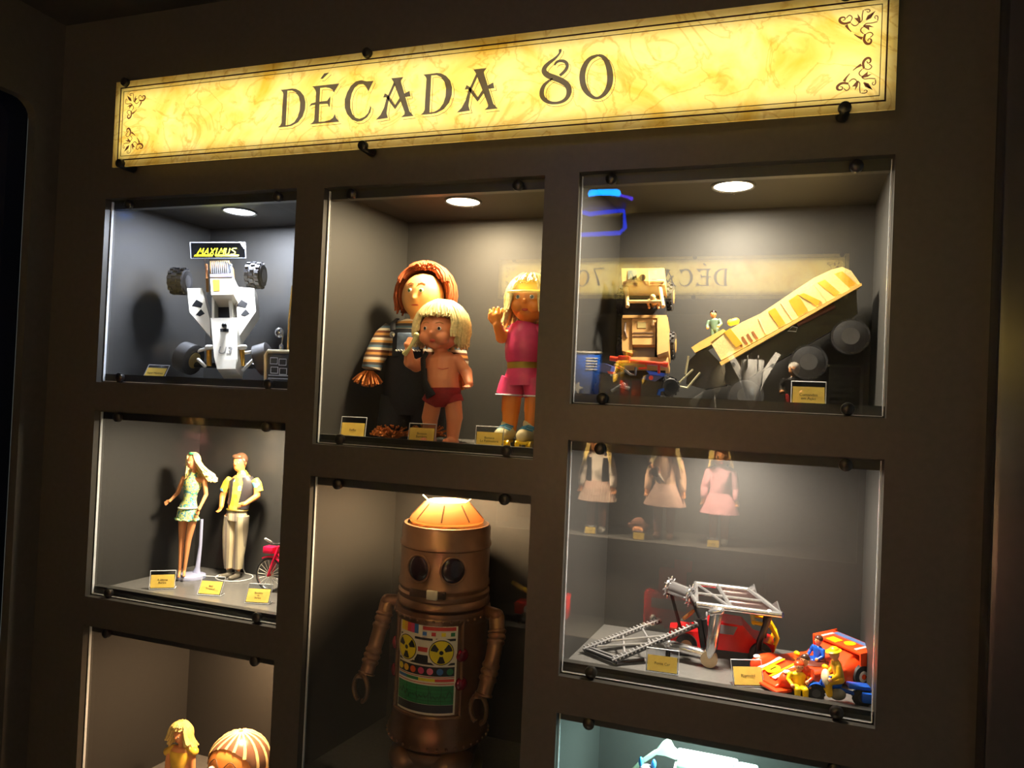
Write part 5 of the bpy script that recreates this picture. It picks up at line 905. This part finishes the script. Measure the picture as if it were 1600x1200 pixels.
part('splitter', orange_plastic, t, lambda b: b.box((L2 * .92, 0, .006), (.03, Wd * 1.9, .005), None, .002))
pa = (L2 * .42, .0290); pb = (L2 * .97, .0128); sl = math.atan2(pa[1] - pb[1], pb[0] - pa[0]); MS = T(pa[0], 0, pa[1]) @ Matrix.Rotation(sl, 4, 'Y')
wst = mat('stripe_white', (240, 238, 230), .3); LL = .05
for y0, y1, m_ in ((-.022, -.015, wst), (-.013, -.009, yellow_plastic), (.009, .013, yellow_plastic), (.015, .022, wst)): part('hood_stripe', m_, bd, lambda b: b.prism([(.001, y0), (LL, y0), (LL, y1), (.001, y1)], .0022, .0034, MS))
dsc = part('number_disc', yellow_plastic, bd, lambda b: b.cyl((.034, 0, .003), (.034, 0, .0046), .0115, None, 24, MS)); text('number', '1', .017, eye_dark, dsc, MS @ T(.034, 0, .0048) @ RZ(90), .0003)
part('cockpit', mat('cockpit_dark', (96, 40, 20), .5), t, lambda b: b.ell((-.006, 0, .027), (.028, .024, .005), 20)); part('windscreen', clear_plastic, t, lambda b: b.arc([(.0, 0, .027), (-.006, 0, .04)], [.026, .02], -70, 70, 14, (0, 1, 0)))
MW = T(-L2 * .74, 0, .048) @ RY(5)
wing = part('tail_wing', orange_plastic, t, lambda b: [b.box((-.0, 0, .004), (.044, Wd * 2.1, .004), MW, .0012)] + [b.box((-.004, s * Wd * 1.05, -.006), (.052, .003, .024), MW, .001) for s in (-1, 1)])
part('wing_sticker', mat('slate_sticker', (90, 116, 170), .4), wing, lambda b: b.box((-.013, 0, .0065), (.010, Wd * 1.5, .001), MW)); part('wing_stripe', yellow_plastic, wing, lambda b: b.box((.012, -.012, .0065), (.016, .02, .001), MW)); part('wing_disc', yellow_plastic, wing, lambda b: b.cyl((.004, .012, .006), (.004, .012, .0072), .009, None, 20, MW)); part('wing_stripe', wst, wing, lambda b: b.box((.004, -.034, .0065), (.024, .005, .001), MW)); part('wing_stripe', wst, wing, lambda b: b.box((.004, .034, .0065), (.024, .005, .001), MW))
for x in (L2 * .58, -L2 * .58):
    for s in (-1, 1): w_ = wheel(t, (x, s * (Wd * .84 + .006), .0165), (0, 1, 0), .0165, .012, wst); part('hub_cap', orange_plastic, w_, lambda b: b.cyl((x, s * (Wd * .84 + .0125), .0165), (x, s * (Wd * .84 + .014), .0165), .004))
for s in (-1, 1): part('headlamp', wst, t, lambda b: b.ell((L2 * .80, s * Wd * .72, .031), (.006, .005, .003), 12)); part('mirror', yellow_plastic, t, lambda b: b.ell((.0, s * .030, .030), (.004, .006, .004), 10))
fsk = mat('figure_peach', (232, 160, 110), .35); helm = mat('helmet_brown', (84, 56, 48), .25)
for sgn, lab, hh in ((1, 'toy driver with brown helmet seated in the orange racing car', helm), ):
    toy_man('toy_figure', lab, MR @ T(-.014, 0, .010) @ RZ(90), (fsk, blue_plastic, blue_plastic), .8, sit=True, hat=hh)
p = atz(1256, 1050, F2 + .03); toy_man('toy_figure', 'toy figure with dark hair standing between orange car and seated yellow figure', T(p.x, p.y - .012, F2) @ RZ(-30), (fsk, orange_plastic, orange_plastic), .84, hat=mat('dark_brown_hair', (70, 46, 38), .3))
p = atz(1247, 1088, F2); toy_man('toy_figure', 'yellow clothed toy figure sitting on the shelf in front of the orange car', T(p.x, p.y + .004, F2 - .0035) @ RZ(12) @ Matrix.Diagonal((1, 1, .82, 1)), (fsk, yellow_plastic, yellow_plastic), .92, sit=True, hat=orange_plastic)
pm = atz(1308, 1098, F2); MM = T(pm.x, pm.y, F2) @ RZ(188); t = thing('toy_motorcycle', 'blue toy motorcycle with saddlebags in front of the orange racing car', 'toy motorcycle', MM)
for x in (.030, -.034): wheel(t, (x, 0, .0115), (0, 1, 0), .0115 if x > 0 else .0125, .008, mat('dark_hub', (70, 70, 72), .4), 14)
for nm, fn in (('frame', lambda b: [b.tube([(.030, 0, .0115), (.022, 0, .030), (.018, 0, .036)], .0024, 8), b.tube([(.022, 0, .028), (.0, 0, .020), (-.034, 0, .014)], .003, 8)]), ('tank', lambda b: b.cap((.016, 0, .026), (.0, 0, .027), .0068, .006)), ('seat_unit', lambda b: b.box((-.028, 0, .0275), (.030, .018, .006), None, .002)), ('front_fender', lambda b: b.arc([(.030, -.005, .0115), (.030, .005, .0115)], [.0145, .0145], -10, 120, 12, (0, 0, 1))), ('rear_fender', lambda b: b.arc([(-.034, -.005, .0125), (-.034, .005, .0125)], [.016, .016], 40, 190, 12, (0, 0, 1))), ('handlebar', lambda b: b.tube([(.012, -.014, .041), (.018, -.006, .038), (.018, .006, .038), (.012, .014, .041)], .0016, 8))): part(nm, blue_plastic, t, fn)
for s in (-1, 1): part('saddlebag', blue_plastic, t, lambda b: b.box((-.04, s * .012, .016), (.02, .008, .014), None, .002))
part('engine', mat('pewter', (150, 140, 116), .35, .4), t, lambda b: b.ell((.0, 0, .013), (.012, .009, .009), 16)); part('windshield', mat('cream_fairing', (232, 214, 170), .3), t, lambda b: b.ell((.017, 0, .035), (.006, .013, .012), 16))
toy_man('toy_figure', 'yellow clothed toy figure with yellow brimmed hat riding the blue motorcycle', MM @ T(-.008, 0, .012) @ RZ(90) @ RX(14), (fsk, mat('mustard_plastic', (214, 166, 20), .3), MATS['mustard_plastic']), .98, sit=True, hat=yellow_plastic)
tf = [o for o in COL.objects if o.get('label', '').endswith('riding the blue motorcycle')][0]; part('hat_brim', yellow_plastic, tf, lambda b: b.lathe([(.0115, .0655), (.0118, .0662), (.0085, .068)], 24))

# ------------------------------------------------------------------ mint toy bus and companions (lower right, cut by the frame)
p0, p1 = at(1054, 1186, .12), at(1185, 1200, .12); zt_ = p0.z; t = thing('toy_bus', 'pale mint toy bus with roof boxes and carrying strap', 'toy bus', V(((p0.x + p1.x) / 2, .13, F3)))
mint = mat('mint_plastic', (206, 236, 224), .3, 0, .03); hh = zt_ - F3; LB = (p1.x - p0.x) / 2
part('body', mint, t, lambda b: b.box((0, 0, hh * .5 + .02), (LB * 2, .09, hh - .05), None, .014)); part('roof', white_plastic, t, lambda b: b.box((-.015, 0, hh - .008), (LB * 2 - .03, .084, .012), None, .005))
for x, l in ((-.035, .05), (.012, .03), (.05, .032)): part('roof_box', mint, t, lambda b: b.box((x, -.01, hh + .001), (l, .05, .010), None, .004))
for i in range(4):
    part('side_window', mat('pale_teal_pane', (120, 170, 170), .15), t, lambda b: b.box((-LB + .03 + i * .032, -.0455, hh * .62), (.024, .002, .04), None, .0008))
for x in (-LB * .62, LB * .62):
    for s in (-1, 1): wheel(t, (x, s * .04, .022), (0, 1, 0), .022, .014, mint)
q = V(((p0.x + p1.x) / 2, .13, F3)); part('strap', mat('pale_green_cloth', (176, 206, 176), .6, 0, .1), t, lambda b: b.tube([at(988, 1206, .12) - q, at(1003, 1190, .12) - q, at(1025, 1175, .12) - q, at(1040, 1170, .12) - q, at(1058, 1183, .12) - q], [(.004, .002), (.004, .002), (.004, .002), (.005, .002), (.005, .002)], 8))
part('hood_cloth', mat('pale_green_cloth', (176, 206, 176), .6, 0, .1), t, lambda b: b.prism([(at(u, v, .125) - q).xz[:] for u, v in ((1025, 1176), (1034, 1165), (1041, 1161), (1047, 1164), (1052, 1174), (1062, 1183), (1056, 1184), (1040, 1178))], -.012, .012, frame((0, 0, 0), (1, 0, 0), (0, 0, 1))))
p = at(1011, 1200, .10); t = thing('eared_toy', 'small grey toy head with two round blue ears beside mint bus', 'toy figure', V((p.x, .10, F3)))
zz = p.z - F3; part('head', mat('mauve_grey', (150, 132, 150), .4), t, lambda b: [b.ell((0, 0, zz - .012), (.016, .014, .018), 18), b.tube([(0, 0, zz - .025), (0, 0, zz - .06), (0, 0, 0)], [.010, .016, .014], 16)], rem=.0016)
for s in (-1, 1): part('ear', mat('bright_blue_ear', (60, 150, 226), .3), t, lambda b: b.ell((s * .0105, 0, zz + .008), (.004, .004, .008), 14))
# ------------------------------------------------------------------ name cards in clear stands
def name_card(lines, p, yaw, lean, label, w_=.048, h_=.034, ch=.026, size=.0058):
    M = T(*p) @ RZ(yaw); t = thing('name_card', label, 'name card', M, 'name cards in clear stands'); ML = T(0, 0, .0015) @ RX(-lean)   # plate frame: x right, z up the plate
    part('plate', clear_plastic, t, lambda b: b.box((0, 0, h_ / 2), (w_, .0012, h_), ML))
    part('plate_edge', edge_plastic, t, lambda b: b.tube([ML @ V((x, 0, z)) for x, z in ((-w_ / 2, 0), (w_ / 2, 0), (w_ / 2, h_), (-w_ / 2, h_))], .0009, 6, closed=True))
    part('foot', clear_plastic, t, lambda b: b.box((0, .009, .0008), (w_, .018, .0012))); part('foot_edge', edge_plastic, t, lambda b: b.tube([(w_ / 2, .0, .0012), (w_ / 2, .018, .0012)], .0008, 6))
    c = part('card', paper, t, lambda b: b.prism([(-w_ / 2 + .002, .002), (w_ / 2 - .002, .002), (w_ / 2 - .002, ch + .002), (-w_ / 2 + .002, ch + .002)], .0013, .0013, ML @ RX(90)))
    text('writing', lines, size, ink, c, ML @ T(0, -.00175, ch / 2 + .002) @ RX(90), .00008)
    return t
def fl(u, v, z): q = atz(u, v, z); return V((q.x, q.y, z))
def sl_(u, Y, z): return V((at(u, 600, Y).x, Y, z))
name_card('Super Maximus', sl_(238, .062, F1), 8, 32, 'yellow name card leaning back beside the white buggy', h_=.036)
name_card('Fofão', sl_(554, .062, F2A), 10, 12, 'yellow name card with short word beside the yarn doll', h_=.040, ch=.027)
name_card('Boneco\nBambam', sl_(662, .05, F2A), 12, 14, 'brownish name card in front of the baby doll', h_=.036)
name_card('Boneca\nLa Patinadora', sl_(768, .05, F2A), 14, 14, 'two line name card in front of the roller skates', h_=.038)
name_card('Comandos\nem Ação', sl_(1264, .05, F1), 0, 8, 'two line name card under the tilted tan truck', h_=.040, ch=.030)
name_card('A última\nBarbie', fl(253, 921, F2), 34, 10, 'peach name card in front of the blonde doll in checked dress', h_=.036)
name_card('Bob\nTropical', fl(326, 931, F2), 14, 32, 'bright yellow name card in front of the male doll', h_=.038)
name_card('Bicicleta\nda\nBarbie', fl(401, 944, F2), 16, 30, 'three line name card in front of the red bicycle', h_=.038, size=.005)
name_card('Ponte Car', fl(1034, 1053, F2), 4, 8, 'yellow name card in front of the chrome bridge', w_=.05, h_=.036, ch=.024)
name_card('Playmobil', fl(1170, 1074, F2), 22, 24, 'tilted orange yellow name card against the racing car nose', h_=.038)

# ------------------------------------------------------------------ the display opposite, seen mirrored in the glass
def rv(u, v, Yv): p = at(u, v, Yv); return V((p.x, 2 * PY - Yv, p.z))
def girl(label, u, zf, H, hairm, topm, skirtm, legm, shoem, vest=None, long=False):
    p = rv(u, 700, 1.95); t = thing('girl_doll', label, 'doll', T(p.x, p.y, zf) @ RZ(180), 'dolls in the opposite niche'); s = H / .40
    q = lambda x, y, z: V((x, y, z)) * s; hc = q(0, 0, .352); hr = (.036 * s, .035 * s, .042 * s)
    def bf(b):
        b.ell(hc, hr); b.cap(q(0, 0, .30), q(0, 0, .32), .013 * s); b.tube([q(0, 0, .31), q(0, 0, .285), q(0, 0, .22), q(0, 0, .18)], [(.025 * s, .02 * s), (.045 * s, .028 * s), (.036 * s, .026 * s), (.042 * s, .03 * s)], 16)
        for a in (-1, 1):
            b.limb([q(a * .045, 0, .285), q(a * .06, -.005, .23), q(a * .066, -.015, .175)], [.015 * s, .013 * s, .009 * s]); hand(b, q(a * .066, -.015, .178), (a * .15, -.2, -1), (1, 0, 0), .026 * s)
            b.limb([q(a * .022, 0, .18), q(a * .023, 0, .1), q(a * .023, 0, .02)], [.019 * s, .016 * s, .012 * s])
    part('body', skin, t, bf, rem=.0035); face(t, hc, hr, (22, 4, .1), (-34, .2, .06))
    part('hair', hairm, t, lambda b: hair(b, hc, (hr[0] * 1.22, hr[1] * 1.2, hr[2] * 1.18), 110, 112, (.07 if long else .02) * s, .003 * s, 42, 52, .1, .3, th0=2))
    part('blouse', topm, t, lambda b: [b.tube([q(0, 0, .312), q(0, 0, .292), q(0, 0, .24), q(0, 0, .2)], [(.028 * s, .022 * s), (.050 * s, .032 * s), (.043 * s, .032 * s), (.042 * s, .032 * s)], 20)] + [b.limb([q(a * .046, 0, .285), q(a * .06, -.005, .23), q(a * .064, -.012, .19)], [.018 * s, .017 * s, .014 * s]) for a in (-1, 1)])
    if vest: part('vest', vest, t, lambda b: b.arc([q(0, 0, .295), q(0, 0, .25), q(0, 0, .19)], [(.052 * s, .035 * s), (.046 * s, .035 * s), (.045 * s, .036 * s)], -62, 242))
    part('skirt', skirtm, t, lambda b: b.tube([q(0, 0, .205), q(0, 0, .18), q(0, 0, .125)], [(.044 * s, .033 * s), (.058 * s, .045 * s), (.080 * s, .062 * s)], 26))
    for a in (-1, 1):
        part('stocking', legm, t, lambda b: b.limb([q(a * .023, 0, .13), q(a * .023, 0, .03)], [.0195 * s, .0145 * s])); part('shoe', shoem, t, lambda b: b.cap(q(a * .023, .006, .012), q(a * .024, -.03, .011), .014 * s, .0125 * s))
    return t
zB = .985; Wb = mat('white_blouse', (220, 206, 190), .6)
girl('mirrored girl doll in dark vest and striped pleated skirt', 936, zB, .43, blonde, Wb, stripes('pleat_stripe', [(206, 180, 160), (120, 70, 60), (226, 210, 190), (90, 60, 56)], 90, 'X'), mat('brown_stocking', (140, 92, 76), .6), mat('white_shoe', (232, 228, 220), .4), mat('navy_vest', (26, 28, 34), .7), True)
d2 = girl('mirrored girl doll in beige top cradling a little brown doll', 1042, zB, .44, pale_blonde, mat('beige_knit', (206, 166, 134), .7), mat('taupe_skirt', (140, 110, 96), .7), mat('mauve_trouser', (150, 104, 92), .6), mat('brown_shoe', (110, 76, 60), .5), None, True)
girl('mirrored girl doll in pink dress with short blonde curls', 1128, zB, .40, blonde, mat('pink_dress', (214, 150, 160), .6), mat('pink_dress', (214, 150, 160), .6), mat('pale_rose_leg', (196, 130, 110), .6), mat('white_shoe', (232, 228, 220), .4))
p = rv(1036, 737, 1.88); toy_man('toy_figure', 'little brown doll held by the girl doll in beige top', T(p.x, p.y + .045, p.z - .04) @ RZ(180) @ RY(35), (skin, mat('brown_felt', (90, 50, 30), .8), Wb), 1.3)
p = rv(998, 812, 1.9); t = thing('monkey_toy', 'small round brown monkey-like toy mirrored between the girl dolls', 'toy', T(p.x, p.y, zB) @ RZ(180))
part('head', mat('brown_felt', (90, 50, 30), .8), t, lambda b: [b.ell((0, 0, .045), (.035, .03, .04), 20), b.ell((-.036, 0, .05), .011, 12), b.ell((.036, 0, .05), .011, 12), b.lathe([(.025, 0), (.02, .012), (.012, .02)], 16)], rem=.003)
part('muzzle', mat('figure_peach', (232, 160, 110), .35), t, lambda b: b.ell((0, -.024, .036), (.022, .012, .018), 16))
for s in (-1, 1): part('eye', eye_dark, t, lambda b: b.ell((s * .011, -.028, .058), .004, 10))
for u, yv, wh in ((927, 1.87, 'girl doll in dark vest'), (1003, 1.85, 'monkey-like toy'), (1120, 1.85, 'girl doll in pink dress')): p = rv(u, 700, yv); name_card('Boneca', V((p.x, p.y, zB)), 180, 14, 'small mirrored name card at the feet of the ' + wh)
zA = 1.525
p = rv(914, 600, 1.95); t = thing('toy_box', 'blue and white boxed toy mirrored in the glass', 'toy box', T(p.x, p.y, zA) @ RZ(180)); part('box', blue_plastic, t, lambda b: b.box((0, 0, .11), (.13, .05, .22), None, .002))
for i in range(5): part('stripe', white_plastic, t, lambda b: b.box((-.03, -.0255, .15 + i * .012), (.05, .001, .005)))
part('lid', white_plastic, t, lambda b: b.box((0, 0, .223), (.134, .054, .008), None, .001)); part('star', white_plastic, t, lambda b: b.prism([((.03 if i % 2 else .013) * math.cos(PI * i / 5) + .03, (.03 if i % 2 else .013) * math.sin(PI * i / 5) + .07) for i in range(10)], .0252, .0262, RX(90)))
p = rv(985, 600, 1.93); t = thing('toy_robot', 'yellow and orange toy robot mirrored in the glass', 'toy robot', T(p.x, p.y, zA) @ RZ(180)); oy = mat('robot_olive_yellow', (196, 160, 30), .35)
part('torso', oy, t, lambda b: b.box((0, 0, .15), (.085, .05, .085), None, .01)); part('head', oy, t, lambda b: b.box((0, 0, .215), (.045, .04, .04), None, .008)); part('chest_plate', chrome, t, lambda b: b.box((0, -.027, .15), (.05, .006, .04), None, .002))
for s in (-1, 1): part('leg', orange_plastic, t, lambda b: b.box((s * .024, 0, .055), (.036, .045, .11), None, .006)); part('arm', oy, t, lambda b: b.limb([(s * .052, 0, .18), (s * .062, -.01, .13), (s * .06, -.03, .1)], [.013, .012, .01])); part('eye', red_plastic, t, lambda b: b.ell((s * .011, -.021, .22), .005, 10))
p = rv(1098, 610, 1.93); t = thing('toy_rocket', 'grey toy rocket leaning sideways, mirrored in the glass', 'toy rocket', T(p.x, p.y, zA) @ RZ(180) @ RY(-22)); gry = mat('jet_grey', (176, 180, 184), .35, 0, .06, 30)
part('fuselage', mat('rocket_grey', (120, 116, 104), .3), t, lambda b: b.lathe([(.02, .0), (.03, .02), (.032, .12), (.024, .17), (.006, .205)], 24))
for a in (0, 90, 180, 270): part('fin', gry, t, lambda b: b.prism([(.028, .0), (.075, .0), (.075, .02), (.03, .075)], -.002, .002, RZ(a + 45) @ RX(90)))
p = rv(1175, 600, 1.93); t = thing('toy_jet', 'light grey swept wing toy jet standing on its nose, mirrored in the glass', 'toy jet', T(p.x, p.y, zA + .01) @ RZ(180) @ RX(-8))
part('fuselage', gry, t, lambda b: b.tube([(0, 0, 0), (0, 0, .03), (0, 0, .11), (0, 0, .2)], [(.006, .006), (.018, .014), (.04, .02), (.045, .02)], 18)); part('canopy', mat('canopy_glass', (130, 140, 150), .1), t, lambda b: b.ell((0, -.016, .06), (.010, .010, .028), 16))
for s in (-1, 1): part('wing', gry, t, lambda b: b.prism([(s * .012, .02), (s * .05, .12), (s * .105, .225), (s * .085, .235), (s * .045, .17), (s * .02, .12)], -.003, .003, RX(90))); part('tail_fin', gry, t, lambda b: b.prism([(-.01, .15), (-.04, .2), (-.03, .215), (-.01, .2)], -.0015, .0015, T(s * .02, 0, 0) @ RZ(90) @ RX(90))); part('wing_mark', mat('mark_grey', (80, 84, 90), .5), t, lambda b: b.cyl((s * .074, -.0032, .18), (s * .074, -.0042, .18), .008))
p = rv(1240, 600, 1.93); toy_man('toy_figure', 'red and black toy rider figure mirrored beside the grey jet', T(p.x, p.y, zA) @ RZ(190), (mat('figure_skin', (210, 150, 100), .4), black_plastic, mat('rider_red', (180, 50, 50), .4)), 2.8, hat=white_plastic)
p = rv(1340, 600, 1.95); t = thing('toy_trailer', 'black slatted toy trailer mirrored at the edge of the glass', 'toy truck', T(p.x, p.y, zA) @ RZ(180)); part('body', black_plastic, t, lambda b: b.box((0, 0, .11), (.2, .06, .16), None, .004)); part('roof_strip', mat('olive_frame', (150, 146, 116), .4), t, lambda b: b.box((0, -.01, .193), (.21, .06, .008)))
for i in range(6): part('slat', rubber, t, lambda b: b.box((0, -.033, .05 + i * .024), (.19, .006, .014), None, .002))
for x in (-.06, .06): wheel(t, (x, -.02, .022), (0, 1, 0), .022, .02, chrome)
zC = .57
p = rv(850, 940, 1.93); t = thing('toy_crane_truck', 'red toy crane truck with yellow boom and white roundel, mirrored in the glass', 'toy truck', T(p.x, p.y, zC) @ RZ(180))
part('cab', red_plastic, t, lambda b: b.box((-.06, 0, .085), (.1, .07, .1), None, .008)); part('bed', red_plastic, t, lambda b: b.box((.05, 0, .06), (.15, .07, .05), None, .006)); part('boom', yellow_plastic, t, lambda b: b.tube([(.02, 0, .08), (.08, 0, .13), (.15, 0, .16)], .009, 10)); part('roundel', white_plastic, t, lambda b: b.cyl((.06, -.0355, .06), (.06, -.037, .06), .02))
for x in (-.07, .07):
    for s in (-1, 1): wheel(t, (x, s * .03, .024), (0, 1, 0), .024, .018, chrome)
p = rv(1046, 940, 1.93); t = thing('toy_fire_engine', 'tall red toy fire engine with cream lamps, mirrored in the glass', 'toy truck', T(p.x, p.y, zC) @ RZ(180))
part('body', red_plastic, t, lambda b: b.box((0, 0, .13), (.2, .07, .14), None, .006)); part('upper_cab', red_plastic, t, lambda b: b.box((-.01, 0, .25), (.11, .06, .1), None, .006)); part('rear_mast', red_plastic, t, lambda b: b.box((-.05, 0, .32), (.07, .05, .05), None, .004)); part('windscreen', mat('grey_window', (120, 116, 120), .15), t, lambda b: b.box((0, -.036, .16), (.14, .003, .04), None, .001))
for x in (-.06, .06): part('lamp', white_plastic, t, lambda b: b.ell((x, -.036, .1), .012, 14)); part('bumper', mat('olive_frame', (150, 146, 116), .4), t, lambda b: b.box((x, -.04, .065), (.09, .012, .014), None, .003)); wheel(t, (x, 0, .03), (0, 1, 0), .03, .07, chrome)
p = rv(945, 322, 1.12); t = thing('stage_light', 'hanging stage light glowing blue under the ceiling, mirrored in the glass', 'stage light', V((p.x, p.y, p.z)))
part('disc', black_plastic, t, lambda b: b.lathe([(.07, -.012), (.098, -.008), (.1, .002), (.085, .012), (.04, .016)], 36)); part('glow_tube', emat('blue_led', (0, 130, 255), 34), t, lambda b: b.cap((-.035, .03, .032), (.04, .03, .03), .014)); part('glow_tube', emat('violet_led', (90, 60, 255), 8), t, lambda b: b.cap((.055, .03, .022), (.085, .02, .016), .006))
part('yoke', emat('blue_lit_yoke', (20, 60, 255), 7), t, lambda b: b.tube([(-.085, 0, -.01), (-.05, .0, -.022), (.06, 0, -.014), (.066, 0, -.07), (.05, 0, -.085), (-.09, 0, -.088)], .007, 8)); part('stem', black_plastic, t, lambda b: b.cyl((0, -.04, .0), (0, -.04, CZ - p.z + .005), .008))  # yoke is no lamp: the blue light falling on it is put in as emission
